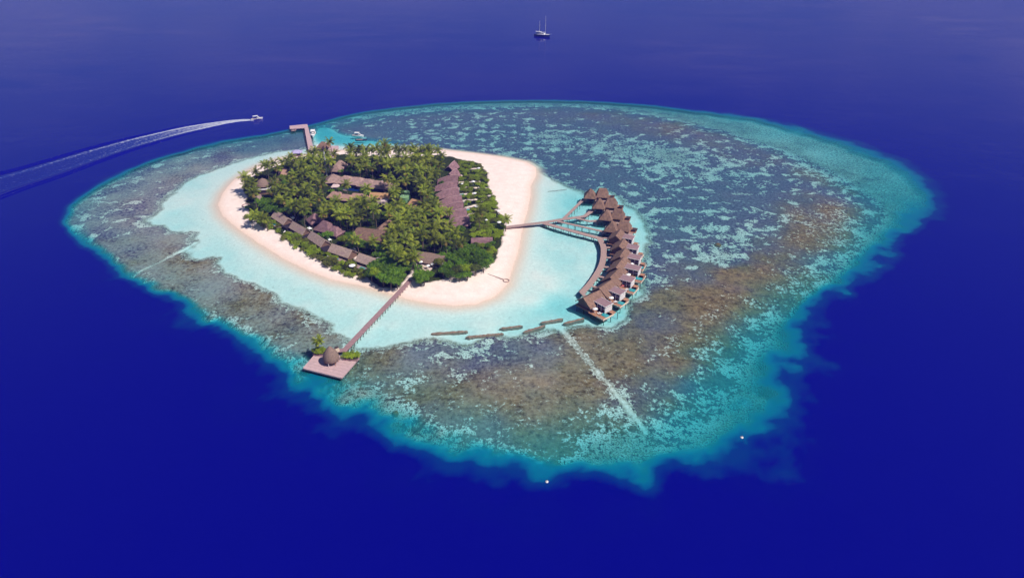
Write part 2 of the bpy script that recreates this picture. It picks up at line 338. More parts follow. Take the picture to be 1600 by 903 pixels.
depth += 2.6 * sstep(-6, 5, sdf(DEEPPOOL, X, Y))
land = np.minimum(0.075 * sS, 1.15 + .006 * sS) + (n3 - .5) * .06
bed = np.where(far > 0, depth * (1 - far) + np.minimum(depth, 2.2 + .02 * depth) * far, depth)      # unseen shelf added past the far and left rim so no dark ring shows
Z = np.where(sS > 0, np.maximum(land, 0.0) + .02 * sstep(0, 1, sS), -np.maximum(bed, 0.05))
veg = sV + (n3 - .5) * 5
PATHS = [[(735,267),(742,266.5),(748,267)],[(732,287.5),(742,288),(748,287)],[(720,297),(731,296.3),(741,297)],[(748,296),(758,297)],[(722,307),(731,306.3),(738,306)],[(725,317),(733,315.5),(740,315.5)],[(729,327.5),(736,326),(742,324),(754,322.5)],[(734,338),(741,337)],[(765,309),(772,309.5)],[(776,331),(786,338)],[(628,452),(640,436),(652,420)],[(560,415),(556,404)],[(655,412),(680,420)]]
for pth in PATHS:
    veg = np.minimum(veg, linedist([wxy(*p) for p in pth], X, Y) - .75)
def grid_mesh(name, xs, ys, Z, attrs, mat, smooth=True):
    ny, nx = len(ys), len(xs); Xg, Yg = np.meshgrid(xs, ys)
    me = bpy.data.meshes.new(name)
    co = np.stack([Xg, Yg, Z], -1).reshape(-1, 3).astype(np.float32)
    i = np.arange(ny * nx).reshape(ny, nx)
    q = np.stack([i[:-1, :-1], i[:-1, 1:], i[1:, 1:], i[1:, :-1]], -1).reshape(-1, 4).astype(np.int32)
    me.vertices.add(len(co)); me.vertices.foreach_set('co', co.ravel())
    me.loops.add(q.size); me.loops.foreach_set('vertex_index', q.ravel())
    me.polygons.add(len(q)); me.polygons.foreach_set('loop_start', np.arange(0, q.size, 4, dtype=np.int32))
    me.update(calc_edges=True)
    me.polygons.foreach_set('use_smooth', np.full(len(q), smooth))
    for k, a in attrs.items():
        at = me.attributes.new(k, 'FLOAT', 'POINT'); at.data.foreach_set('value', a.ravel().astype(np.float32))
    me.materials.append(mat); o = bpy.data.objects.new(name, me); C.objects.link(o); return o

# seabed and sand
t = NT('reef_and_sand'); p = t.pos(); p2 = t.mapv(p, (1, 1, 0))
cov = t.attr('cover'); brn = t.attr('brown'); pal = t.attr('pale'); lnd = t.attr('land'); vg = t.attr('veg')
big = t.noise(.11, 7, .62, p2, .3); fine = t.noise(.55, 5, .68, p2); fine2 = t.noise(1.5, 3, .6, p2); mid = t.noise(.045, 3, .5, p2)
wb = t.math('MINIMUM', t.rng(brn, .3, .8, .72, .34), t.rng(cov, .4, .62, .28, .72))
nz = t.math('ADD', t.math('MULTIPLY', big, wb), t.math('MULTIPLY', fine, t.math('SUBTRACT', 1.0, wb)))
thr = t.math('MINIMUM', t.math('ADD', t.math('MULTIPLY', cov, .27), .37), t.math('MULTIPLY', cov, 1.7))
cm = t.rng(t.math('SUBTRACT', thr, nz), -.012, .02, 0, 1, True)
sandw = t.mix(t.rng(fine, .35, .65), (.74, .77, .74), (.87, .89, .85))
sandw = t.mix(t.rng(t.noise(.28, 5, .7, p2), .60, .72, 0, .35), sandw, (.30, .31, .28))
cviol = t.mix(t.rng(fine, .36, .64), (.060, .046, .098), (.20, .152, .26))
fm = t.math('ADD', t.math('MULTIPLY', fine, .5), t.math('MULTIPLY', t.noise(.22, 4, .6, t.mapv(p2, (1, 1, 0), (0, 0, .7))), .5))
cbrn = t.mix(t.rng(fm, .38, .62), (.062, .036, .016), (.32, .22, .11))
coral = t.mix(t.rng(t.math('ADD', brn, t.math('SUBTRACT', mid, .5)), .2, .75), cviol, cbrn)
coral = t.mix(t.rng(fine2, .58, .72, 0, .55), coral, (.42, .40, .34))
coral = t.mix(t.rng(fine2, .42, .3, 0, .6), coral, (.035, .03, .03))
coral = t.mix(t.math('MULTIPLY', pal, t.rng(t.math('ADD', t.math('MULTIPLY', fine, .5), t.math('MULTIPLY', t.noise(.035, 5, .62, p2), .5)), .42, .60)), coral, (.40, .37, .34))
rubble = t.mix(t.math('MULTIPLY', t.math('MULTIPLY', t.rng(fine, .40, .56), t.rng(cov, .08, .25)), t.rng(cov, .50, .34, .18, 1)), sandw, (.30, .28, .22))
coral = t.mix(t.math('MULTIPLY', pal, t.rng(t.math('ADD', t.math('MULTIPLY', fine, .5), t.math('MULTIPLY', t.noise(.035, 5, .62, p2), .5)), .42, .60)), coral, (.40, .37, .34))
rubble = t.mix(t.math('MULTIPLY', t.rng(fine2, .52, .40), t.rng(cov, .10, .32, 0, .8)), rubble, (.12, .11, .09))
sea = t.mix(cm, rubble, coral)
dry = t.mix(t.rng(t.noise(.2, 5, .6, p2), .3, .7), (.82, .66, .58), (.92, .79, .71))
wet = (.80, .61, .50)
dry = t.mix(t.rng(lnd, 0, 5), wet, dry)
soil = t.mix(t.rng(fine, .35, .65), (.012, .020, .006), (.05, .065, .015))  # dark littered soil, deepened further to paint the shade between the palms
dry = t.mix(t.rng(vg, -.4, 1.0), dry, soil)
col = t.mix(t.rng(lnd, -9, 1.0, 0, 1, True), sea, dry)
b = t.n('BsdfDiffuse'); t.l(col, b.inputs[0])
bp = t.n('Bump', Strength=.7, Distance=.6); t.l(t.math('ADD', nz, t.math('MULTIPLY', cm, t.math('MULTIPLY', fine, .8))), bp.inputs['Height']); t.l(bp.outputs[0], b.inputs['Normal'])
M['ground'] = t.out(b.outputs[0])
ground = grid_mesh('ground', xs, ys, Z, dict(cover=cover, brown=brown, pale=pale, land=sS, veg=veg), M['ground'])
tag(ground, 'coral reef flat, pale lagoon sand and pink beach of the island', 'ground', kind='structure')

# sea water: clear where shallow, blue by its own depth
t = NT('sea_water'); p = t.pos(); p2 = t.mapv(p, (1, 1, 0)); dp = t.attr('depth')
def expk(k): return t.math('POWER', math.e, t.math('MULTIPLY', dp, -k))
cc = t.n('CombineColor'); t.l(expk(.30), cc.inputs[0]); t.l(expk(.045), cc.inputs[1]); t.l(expk(.02), cc.inputs[2])
tr = t.n('BsdfTransparent'); t.l(cc.outputs[0], tr.inputs[0])
ramp = t.n('ValToRGB'); t.l(t.rng(dp, 0, 40), ramp.inputs[0])
cr_ = ramp.color_ramp; els = [(0, (.12, .46, .48, 1)), (.07, (.015, .38, .42, 1)), (.18, (.0, .20, .32, 1)), (.38, (.0, .03, .19, 1)), (.65, (.0, .001, .185, 1)), (1, (.0, .0, .19, 1))]
cr_.elements[0].position, cr_.elements[0].color = els[0]; cr_.elements[1].position, cr_.elements[1].color = els[-1]
for q, c in els[1:-1]: cr_.elements.new(q).color = c
df = t.n('BsdfDiffuse'); t.l(ramp.outputs[0], df.inputs[0])
bd = t.n('Bump', Strength=.3, Distance=.5); swl = t.math('ADD', t.noise(.10, 5, .6, t.mapv(p2, (1, 2.0, 1), (0, 0, .5))), t.math('MULTIPLY', t.noise(.02, 4, .6, t.mapv(p2, (1, 2.2, 1), (0, 0, .3))), 3.0)); t.l(swl, bd.inputs['Height']); t.l(bd.outputs[0], df.inputs['Normal'])
alp = t.math('SUBTRACT', 1.0, t.math('POWER', math.e, t.math('MULTIPLY', t.math('POWER', t.math('DIVIDE', dp, 6.8), 1.6), -1.0)), True)
body = t.n('MixShader'); t.l(alp, body.inputs[0]); t.l(tr.outputs[0], body.inputs[1]); t.l(df.outputs[0], body.inputs[2])
wv = t.noise(.35, 4, .6, t.mapv(p2, (1, 1.7, 1), (0, 0, .5))); wv2 = t.noise(.06, 3, .5, p2)
hgt = t.math('ADD', wv, t.math('MULTIPLY', wv2, 2.0))
wind = t.rng(t.noise(.008, 4, .6, t.mapv(p2, (1, 2.5, 1), (0, 0, .3))), .38, .62, .15, 1.4)
bp = t.n('Bump', Distance=.22); t.l(t.math('MULTIPLY', wind, .38), bp.inputs['Strength']); t.l(hgt, bp.inputs['Height'])
gl = t.n('BsdfGlossy', Roughness=.07); t.l(bp.outputs[0], gl.inputs['Normal'])
fr = t.n('Fresnel', IOR=1.33); t.l(bp.outputs[0], fr.inputs['Normal'])
sh = t.n('MixShader'); t.l(fr.outputs[0], sh.inputs[0]); t.l(body.outputs[0], sh.inputs[1]); t.l(gl.outputs[0], sh.inputs[2])
M['water'] = t.out(sh.outputs[0])
dw = np.where(sS > 0, 0, np.clip(depth, 0.05, 60))[::2, ::2]
water = grid_mesh('water', xs[::2], ys[::2], np.zeros_like(dw), dict(depth=dw), M['water'])
tag(water, 'deep blue sea with turquoise shallows round the island', 'water', kind='structure')
# ------------------------------------------------------------------ building helpers
CLEAR = []            # roof outlines on the photograph that no crown may cover
FOOT = []             # (x, y, radius) building footprints kept free of stems
def clear(*pts): CLEAR.append(np.array(pts, float))
def unit(a, b):
    d = Vector((b[0] - a[0], b[1] - a[1], 0)); return d.normalized(), d.length
def foot_line(A, B, r):
    d, l = unit(A, B); k = max(2, int(l / 3))
    for i in range(k + 1): FOOT.append((A[0] + (B[0] - A[0]) * i / k, A[1] + (B[1] - A[1]) * i / k, r))
def gable_roof(mb, A, B, hw, zr, ze, hw2=None, t=.3):
    hw2 = hw2 or hw
    mb.extr(A, B, [(-hw, ze), (0, zr), (hw2, ze), (hw2 - .12, ze - t), (0, zr - t * 1.25), (-hw + .12, ze - t)])
def gable_walls(mb, A, B, hw, zr, ze, zb, inset=.6):
    d, l = unit(A, B); A2 = Vector((A[0], A[1], 0)) + d * inset; B2 = Vector((B[0], B[1], 0)) - d * inset; h = hw - inset
    zz = ze - .1 + (zr - ze) * inset / hw - .35
    mb.extr(A2, B2, [(-h, zb), (-h, zz), (0, zr - .5), (h, zz), (h, zb)])
def curved_roof(mb, A, B, hw, zrA, zrB, zeA, zeB, pw=1.5, na=12, nc=8, bulge=0.0, widthf=None):
    A = Vector((A[0], A[1], 0)); B = Vector((B[0], B[1], 0)); d, l = unit(A, B); nrm = Vector((d.y, -d.x, 0)); vs = []; fs = []
    for lay in (0, 1):
        for i in range(na + 1):
            u = i / na; e = 1 - (1 - u) ** 2.2
            zr = zrA + (zrB - zrA) * e; ze = zeA + (zeB - zeA) * e
            w = hw * (widthf(u) if widthf else 1)
            for j in range(nc + 1):
                v = -1 + 2 * j / nc
                z = ze + (zr - ze) * (1 - abs(v) ** pw) - .28 * lay
                q = A + d * (l * u + bulge * (1 - v * v)) + nrm * (v * w); vs.append((q.x, q.y, z))
    n = nc + 1; o = (na + 1) * n
    for i in range(na):
        for j in range(nc):
            a = i * n + j; fs.append((a, a + n, a + n + 1, a + 1)); fs.append((o + a, o + a + 1, o + a + n + 1, o + a + n))
    for i in range(na):
        for j in (0, nc):
            a = i * n + j; fs.append((a, a + n, o + a + n, o + a))
    for j in range(nc):
        for i in (0, na):
            a = i * n + j; fs.append((a, a + 1, o + a + 1, o + a))
    mb.add(vs, fs)
def part(mb, name, mat, root, **k): return mb.build(name, mat, root, **k)
def oriented(mb, A, d, along, side, z, size):           # box on a local frame
    n = Vector((d.y, -d.x, 0)); c = Vector((A[0], A[1], 0)) + d * along + n * side
    mb.box((c.x, c.y, z), size, math.atan2(d.y, d.x))
def loc_pt(A, d, along, side, z=0):
    n = Vector((d.y, -d.x, 0)); c = Vector((A[0], A[1], 0)) + d * along + n * side; return Vector((c.x, c.y, z))
def parasol(at, r, label, cat_group, mat='white_cloth', h=2.5):
    r *= .74
    e = empty('parasol', at, label, 'parasol', cat_group)
    m = MB(); m.tube([at, at + Vector((0, 0, h))], .05, 6); m.box((at.x, at.y, at.z + .06), (.5, .5, .12)); part(m, 'pole', M['metal_pale'], e)
    m = MB(); m.lathe([(r, 0), (r * .98, .05), (r * .5, .38), (.06, .62), (.05, .55), (r * .5, .3), (r * .96, -.02)][:4] + [(.01, .64)], (at.x, at.y, at.z + h - .45), 10)
    part(m, 'canopy', M[mat], e)
    return e
def lounger(at, rz, label, group):
    e = empty('sun_lounger', at, label, 'sun lounger', group)
    ca, sa = math.cos(rz), math.sin(rz); d = Vector((ca, sa, 0))
    m = MB(); oriented(m, at, d, 0, 0, at.z + .25, (1.9, .7, .08))
    for a in (-.8, .8):
        for q in (-.28, .28): oriented(m, at, d, a, q, at.z + .11, (.08, .08, .2))
    part(m, 'frame', M['teak'], e)
    m = MB(); oriented(m, at, d, -.25, 0, at.z + .34, (1.3, .64, .1)); part(m, 'cushion', M['white_cloth'], e)
    m = MB(); n = Vector((d.y, -d.x, 0)); b = at + d * .42
    m.add([b + n * .32 + Vector((0, 0, .3)), b - n * .32 + Vector((0, 0, .3)), b + d * .55 - n * .32 + Vector((0, 0, .72)), b + d * .55 + n * .32 + Vector((0, 0, .72)),
           b + n * .32 + Vector((0, 0, .4)), b - n * .32 + Vector((0, 0, .4)), b + d * .5 - n * .32 + Vector((0, 0, .8)), b + d * .5 + n * .32 + Vector((0, 0, .8))],
          [(0, 1, 2, 3), (7, 6, 5, 4), (0, 4, 5, 1), (1, 5, 6, 2), (2, 6, 7, 3), (3, 7, 4, 0)]); part(m, 'backrest', M['white_cloth'], e)
    return e
ORD = ['nearest', 'second', 'third', 'fourth', 'fifth', 'sixth', 'seventh', 'eighth', 'ninth', 'tenth', 'eleventh', 'twelfth']

# ------------------------------------------------------------------ beach villas along the near-left beach
BV = [((429.4,327.5),(451.3,342),(443.8,353),(423.8,339.4)), ((455.7,344.4),(480,358),(473.8,368),(448,355)), ((485,360),(509.5,376.3),(501.4,387.6),(477.6,370)),
      ((516.4,379.5),(552.7,391.4),(544.6,405),(512,392)), ((559,394),(594,405.8),(587.7,418.3),(554.6,408.3))]
bvl = ['brown beach villa with pale roof patches, farthest of the left beach row', 'brown beach villa with streaked roof, second from far end of its row',
       'brown beach villa in the middle of the left beach row of five', 'long brown roofed beach villa beside the dark flat link, fourth along the left beach', 'brown beach villa next to the big bright bush at the near end of its row']
bvends = []
for i, (tl, tr_, br, bl) in enumerate(BV):
    clear(tl, tr_, br, bl)
    A = W(*tl, 6.6); B = W(*tr_, 6.6); d, l = unit(A, B); n = Vector((d.y, -d.x, 0))
    e1 = W(*bl, 3.4) - A; e2 = W(*br, 3.4) - B
    hw = max(3.2, min(6.5, (abs(e1.dot(n)) + abs(e2.dot(n))) / 2))
    if e1.dot(n) < 0: A, B = B, A; d = -d; n = -n
    gz = 1.3; A, B = A + (B - A) * .06, B - (B - A) * .06; l *= .88
    e = empty('beach_villa', (A + B) / 2 * Vector((1, 1, 0)) if False else Vector(((A.x + B.x) / 2, (A.y + B.y) / 2, gz)), bvl[i], 'villa', 'beach villas in the left beach row')
    m = MB(); gable_walls(m, A, B, hw, 6.6, 3.4, gz - .3); part(m, 'wall', M['wall_timber'], e)
    m = MB(); gable_roof(m, A, B, hw, 6.6, 3.4); r = part(m, 'roof', M['thatch_weathered'], e)
    slope = Vector((0, 0, -3.2)) + n * hw
    k = 5 if i < 2 else (3 if i > 2 else 0)
    rr = random.Random(50 + i)
    for q in range(k):                                   # weathered pale battens / skylights on the seaward slope
        a = l * rr.uniform(.15, .7); f = rr.uniform(.2, .75); ln = l * rr.uniform(.14, .32); w_ = .075 if i < 2 else .03
        p0 = loc_pt(A, d, a, 0, 6.6) + slope * f; up_ = slope.cross(d).normalized(); up_ = up_ if up_.z > 0 else -up_
        p0 = p0 + up_ * .05
        m = MB(); c4 = [p0, p0 + d * ln, p0 + d * ln + slope * w_, p0 + slope * w_]
        m.add([v + up_ * .03 for v in c4] + [v - up_ * .1 for v in c4], [(0, 1, 2, 3), (7, 6, 5, 4)] + [(x, 4 + x, 4 + (x + 1) % 4, (x + 1) % 4) for x in range(4)])
        fixn(part(m, 'skylight', M['lit_ridge_pale_patch'], r))
    for q in range(3):
        m = MB(); oriented(m, A, d, l * (.22 + .28 * q), hw - .58, gz + 1.15, (l * .2, .1, 2.0)); part(m, 'window', M['glass_dark'], e)
    m = MB(); oriented(m, A, d, l * .5, hw + 1.0, gz + .16, (l * .8, 3.6, .3)); dk = part(m, 'deck', M['deck_wood'], e)
    m = MB(); oriented(m, A, d, l * .48, hw + 1.5, gz + .33, (3.4, 1.9, .06)); part(m, 'pool', M['pool_water'], dk)
    c = loc_pt(A, d, l * .62, -hw - 1.8, gz)
    s_ = empty('shade_sail', c, 'white shade canopy behind ' + ['the farthest', 'the second', 'the middle', 'the fourth', 'the nearest'][i] + ' villa of the left beach row', 'canopy', 'white canopies behind the beach villas')
    m = MB(); oriented(m, c, d, 0, 0, 3.3, (3.2, 1.9, .12)); part(m, 'canopy', M['white_cloth'], s_)
    for a_, b_ in ((-1.4, -.8), (1.4, -.8), (1.4, .8), (-1.4, .8)):
        q = loc_pt(c, d, a_, b_); m = MB(); m.tube([q + Vector((0, 0, gz)), q + Vector((0, 0, 3.3))], .06, 6); part(m, 'post', M['white_paint'], s_)
    foot_line(A, B, hw + .4); bvends.append((A, B, d, hw, e))
for i in range(3):
    A = bvends[i][1]; B = bvends[i + 1][0]; cA = A if (A - B).length < (bvends[i][0] - bvends[i + 1][1]).length else bvends[i][0]
    cB = bvends[i + 1][0] if (A - B).length < (bvends[i][0] - bvends[i + 1][1]).length else bvends[i + 1][1]
    d, l = unit(cA, cB); c = (cA + cB) / 2; dv = bvends[i][2]; nn = Vector((dv.y, -dv.x, 0))
    cc_ = Vector((c.x, c.y, 0)) + nn * 1.8
    e = empty('link_building', (cc_.x, cc_.y, 1.3), 'dark flat roofed link between ' + ['the two farthest', 'the second and middle', 'the middle and fourth'][i] + ' left beach villas', 'link building', 'dark links between the beach villas')
    rz = math.atan2(dv.y, dv.x)
    m = MB(); m.box((cc_.x, cc_.y, 2.0), (max(1.6, l * .9), 4.6, 1.9), rz); part(m, 'wall', M['void_dark'], e)
    m = MB(); m.box((cc_.x, cc_.y, 3.1), (max(1.8, l * .95), 5.4, .24), rz); part(m, 'roof', M['void_dark'], e)

# ------------------------------------------------------------------ curved-roof villas on the right side
PV = [((683.6,281.5),(716,274.4),(716.4,284)), ((680,291.9),(715,284.4),(715.6,294.5)), ((680.6,304.9),(716,293.5),(720.4,305.7)), ((685.4,316.2),(721.2,305.7),(723.9,316.2)),
      ((693,324),(724.3,316.2),(729,326.7)), ((694,337),(728.7,326.3),(730.9,337.2)), ((695.9,348.6),(733.5,339),(735.7,348.6)), ((701,261),(710.5,252),(711.5,260)), ((702,272),(714,264.5),(716,272))]
pvl = ['third', 'fourth', 'fifth', 'sixth', 'seventh', 'eighth', 'nearest', 'farthest', 'second']
for i, (lf, tr_, br) in enumerate(PV):
    small = i >= 7
    clear(lf, tr_, br, (lf[0] + 6, br[1] + 1))
    zA, zB = (3.6, 6.8) if not small else (5.0, 6.6)
    A = W(lf[0], lf[1], zA); B = W(tr_[0], tr_[1], zB); d, l = unit(A, B)
    hw = 4.1 if not small else 4.0; gz = 1.4; zB += .4
    c = (A + B) / 2
    lab = f'curved violet roofed villa by the right hedges, {pvl[i]} of nine' + ('' if pvl[i] in ('nearest', 'farthest') else ' from the far end')
    e = empty('garden_villa', (c.x, c.y, gz), lab, 'villa', 'curved roof villas by the right hedges')
    m = MB(); curved_roof(m, A, B, hw, zA, zB, 2.0, 3.0, 1.35); rf = fixn(part(m, 'roof', M['thatch_purple'], e, smooth=False))
    m = MB(); m.tube([loc_pt(A, d, l * u, 0, zA + (zB - zA) * (1 - (1 - u) ** 2.2) + .04) for u in (0, .1, .2, .35, .5, .7, 1)], .24, 5); part(m, 'lit_ridge_pale_patch', M['lit_ridge_pale_patch'], rf)  # pale tube along the ridge, painting its sunlit top edge
    m = MB(); oriented(m, A, d, l * .56, 0, gz + .8, (l * .74, hw * 1.5, 2.6)); part(m, 'wall', M['wall_timber'], e)
    m = MB(); m.add([], []); oriented(m, A, d, l * .94, 0, gz + 1.3, (.14, hw * 1.3, 2.4)); part(m, 'window', M['glass_dark'], e)
    m = MB(); oriented(m, A, d, l + 1.8, 0, gz + .12, (3.6, hw * 1.2, .26)); dk = part(m, 'deck', M['path_sand'], e)
    if not small and i not in (0,):
        m = MB(); oriented(m, A, d, l + 2.3, .6, gz + .27, (2.6, 4.2, .06)); part(m, 'pool', M['pool_water'], dk)
    foot_line(A, B, hw * .8)

# ------------------------------------------------------------------ other island buildings
def hip(name, label, roofs, mat, cat='building', wall='wall_timber', gz=1.4, group=None):
    cx = sum(r[0] for r in roofs) / len(roofs); cy = sum(r[1] for r in roofs) / len(roofs)
    x0, y0 = wxy(cx, cy, 4)
    e = empty(name, (x0, y0, gz), label, cat, group)
    for k, (px, py, hl, hw, ang, ze, zr, tl, tw) in enumerate(roofs):
        x, y = wxy(px, py, (ze + zr) / 2); a = R(ang)
        m = MB(); m.frustum((x, y), hl, hw, a, ze + .002 * k, zr, tl, tw); part(m, 'roof', M[mat], e)
        m = MB(); m.box((x, y, (gz - .3 + ze - .2) / 2), (2 * hl - 1.6, 2 * hw - 1.6, ze - .2 - gz + .3), a); w_ = part(m, 'wall', M[wall], e)
        m = MB(); m.box((x, y, gz + 1.1), (1.6 * hl - 1.6, 2 * hw - 1.5, 1.5), a); part(m, 'window', M['glass_dark'], w_)
        FOOT.append((x, y, max(hw, hl * .7)))
        P_ = [proj(x + sx * hl * math.cos(a) - sy * hw * math.sin(a), y + sx * hl * math.sin(a) + sy * hw * math.cos(a), ze) for sx, sy in ((-1, -1), (1, -1), (1, 1), (-1, 1))]
        CLEAR.append(np.array(P_)); CLEAR.append(np.array([P_[0], P_[1], proj(x + tl * math.cos(a), y + tl * math.sin(a), zr), proj(x - tl * math.cos(a), y - tl * math.sin(a), zr)]))
    return e
hip('reception_hall', 'steep brown roofed hall just behind the beach by the arrival jetty', [(528.5,258.5,4.2,7.5,-8,4,8,.8,5)], 'thatch_rose')
hip('reception_lodge', 'square brown hip roofed lodge between the tall mast and the dark pool', [(520.5,277,5.2,5.2,10,4,8,.6,.6)], 'thatch_rose')
hip('dining_hall', 'long brown hall with a row of peaked roofs behind the dark blue pool', [(541,278.5,6.6,5.5,-12,4.4,8.2,1.0,.1),(558,280.8,6.6,5.5,-12,4.3,7.8,2.2,.1),(575,283.6,6.6,5.5,-12,4.2,7.8,1.5,.1),(592,286.2,6.6,5.5,-12,4.0,7.4,2.0,.1),(607,288.5,4.6,5,-12,3.6,6.6,1.2,.1)], 'thatch_rose', 'hall')
hip('kitchen_building', 'low pale brown building of several roofs in front of the dark pool', [(526,303,5.5,4.2,-14,3.6,6.6,2.6,.2),(541,307,5,4,-14,3.4,6,2.4,.2),(559,305.5,5.5,4,-10,3.4,6.2,3,.2),(572,309,3.6,3.4,-10,3.2,5.6,1,.2)], 'thatch_pale')
hip('spa_lodge', 'violet brown spa lodge with three joined hip roofs among palms', [(492.5,339,4.6,4.4,35,3.8,8.2,.5,.2),(509,351,5.8,5.0,-28,3.8,8.6,1.6,.2),(523,358.5,4.4,4.2,-28,3.4,7.2,1.2,.2)], 'thatch_purple', 'lodge')
hip('beach_kiosk', 'small brown roofed kiosk at the back of the beach beyond the round restaurant', [(444.5,267,4.4,4.2,12,3.8,7.2,.5,.4)], 'thatch_pale', 'kiosk')
hip('staff_house', 'pale pinkish low roofs right beside the round thatched restaurant', [(430.5,280.5,3.6,3.0,0,3.2,5,2,.4),(431.5,286,2.8,2.4,0,2.8,4.4,1,.2)], 'thatch_pale', 'house')
hip('store_hut', 'small pinkish roof half hidden under palms left of the spa lodge', [(459.5,312,2.6,2.2,0,3,5,1,.2)], 'thatch_pale', 'hut')
hip('workshop', 'little tan roofed workshop behind the long brown hall', [(605,273.5,2.6,2.2,-10,3,5,1.2,.2)], 'thatch_tan')
# tan barn with white gable wall
A = W(578, 300.5, 6.4); B = W(607, 301.5, 6.4); d, l = unit(A, B)
e = empty('tan_barn', ((A.x + B.x) / 2, (A.y + B.y) / 2, 1.4), 'tan roofed barn with a tall pinkish white end wall beside the palms', 'barn')
m = MB(); gable_roof(m, A, B, 4.2, 6.4, 4.0); part(m, 'roof', M['thatch_tan'], e)
m = MB(); gable_walls(m, A, B, 4.2, 6.4, 4.0, 1.1); part(m, 'wall', M['wall_timber'], e)
A2 = loc_pt(A, d, l - 4.6, 4.0); B2 = loc_pt(A, d, l + .4, 4.0); 
m = MB(); oriented(m, A, d, l - 2.6, 6.2, 2.6, (6.2, 5.0, 2.8)); w_ = part(m, 'annex', M['wall_pink'], e)
m = MB(); oriented(m, A, d, l - 3.4, 8.72, 2.2, (1.0, .1, 2.0)); part(m, 'door', M['dark_wood'], w_)
m = MB(); oriented(m, A, d, l - 5.1, 5.6, 4.15, (1.6, 4.6, .25)); part(m, 'canopy', M['dark_wood'], e)
foot_line(A, B, 5); clear((574,307),(582,299),(607,300),(611,321),(596,322),(592,308))
# main pool with its terrace
pp = [wxy(*p) for p in ((534,289.5),(567,296),(563,303.5),(530,299.5))]
cx = sum(p[0] for p in pp) / 4; cy = sum(p[1] for p in pp) / 4
e = empty('swimming_pool', (cx, cy, 1.4), 'large dark blue swimming pool in front of the long brown hall', 'pool')
m = MB(); m.prism([(cx + (p[0] - cx) * 1.12, cy + (p[1] - cy) * 1.2) for p in pp], 1.0, 1.62); part(m, 'terrace', M['deck_wood'], e)
m = MB(); m.prism(pp, 1.5, 1.68); part(m, 'water', M['pool_deep'], e)
clear((533,289),(566,294),(563,301),(532,299)); FOOT.append((cx, cy, 7))
# pink terrace house by the pool
hip('pool_bar', 'small pinkish white roofed bar at the left end of the dark pool', [(524,289.5,2.6,2.4,0,3,4.2,1.4,.6)], 'wall_pink', 'bar', 'wall_pink')
# round two-storey restaurant
x, y = wxy(412.0, 292, 5.0); gz = 1.4
e = empty('round_restaurant', (x, y, gz), 'round two storey restaurant with a domed thatched roof and white terrace rim', 'restaurant')
m = MB(); m.lathe([(4.6, 0), (4.6, 3.6)], (x, y, gz - .4), 28); w_ = part(m, 'wall', M['wall_timber'], e, smooth=False)
m = MB(); m.lathe([(4.66, 0), (4.66, .9)], (x, y, gz + 1.2), 28); part(m, 'window', M['glass_dark'], w_)
m = MB(); m.lathe([(4.4, 0), (5.2, .05), (5.2, .9), (5.0, .9), (5.0, .3), (4.4, .3)], (x, y, gz + 3.2), 32); part(m, 'balcony', M['white_cloth'], e)
m = MB(); m.lathe([(3.8, 0), (3.8, 2.2)], (x, y, gz + 3.3), 24); part(m, 'upper_room', M['dark_wood'], e)
m = MB(); m.lathe([(4.3, -.25), (4.6, 0), (4.2, 1.1), (3.3, 2.4), (2.0, 3.5), (.8, 4.2), (.15, 4.6), (.01, 4.7)], (x, y, gz + 5.0), 36, wob=.012); part(m, 'roof', M['thatch_grey'], e, smooth=False)
FOOT.append((x, y, 6)); clear((399,275),(412,268),(425,275),(425,292),(418,297),(404,297),(399,290))
# green tanks
for (px, py, r_, h_, lab) in ((633, 307, 3.3, 3.4, 'large round green water tank beside the tan roof'), (635.5, 299.5, 1.8, 3.6, 'small green water tank behind the large green one')):
    x, y = wxy(px, py, h_ + 1.4)
    e = empty('water_tank', (x, y, 1.4), lab, 'water tank')
    m = MB(); m.lathe([(r_, -.3), (r_, h_)], (x, y, 1.4), 28); part(m, 'drum', M['tank_green'], e)
    m = MB(); m.lathe([(r_ + .12, 0), (r_ + .12, .12), (r_ * .4, .35), (.3, .4)], (x, y, 1.4 + h_ + .003), 28); l_ = part(m, 'lid', M['tank_green'], e)
    m = MB(); m.lathe([(.3, 0), (.3, .2)], (x - r_ * .3, y, 1.4 + h_ + .25), 12); part(m, 'hatch', M['metal_pale'], l_)
    FOOT.append((x, y, r_ + .5))
clear((624,303),(641,302),(641,311),(626,312))
# tan roof
A = W(643.5, 310.2, 6.4); B = W(656.5, 314, 6.4); d, l = unit(A, B)
e = empty('service_house', ((A.x + B.x) / 2, (A.y + B.y) / 2, 1.4), 'light tan roofed house in front of the green tanks', 'house')
m = MB(); gable_roof(m, A, B, 6.0, 6.4, 3.4); part(m, 'roof', M['thatch_tan'], e)
m = MB(); gable_walls(m, A, B, 6.0, 6.4, 3.4, 1.1); part(m, 'wall', M['wall_white'], e)
foot_line(A, B, 6); clear((630,320),(642,310),(657.5,313.7),(654,325))
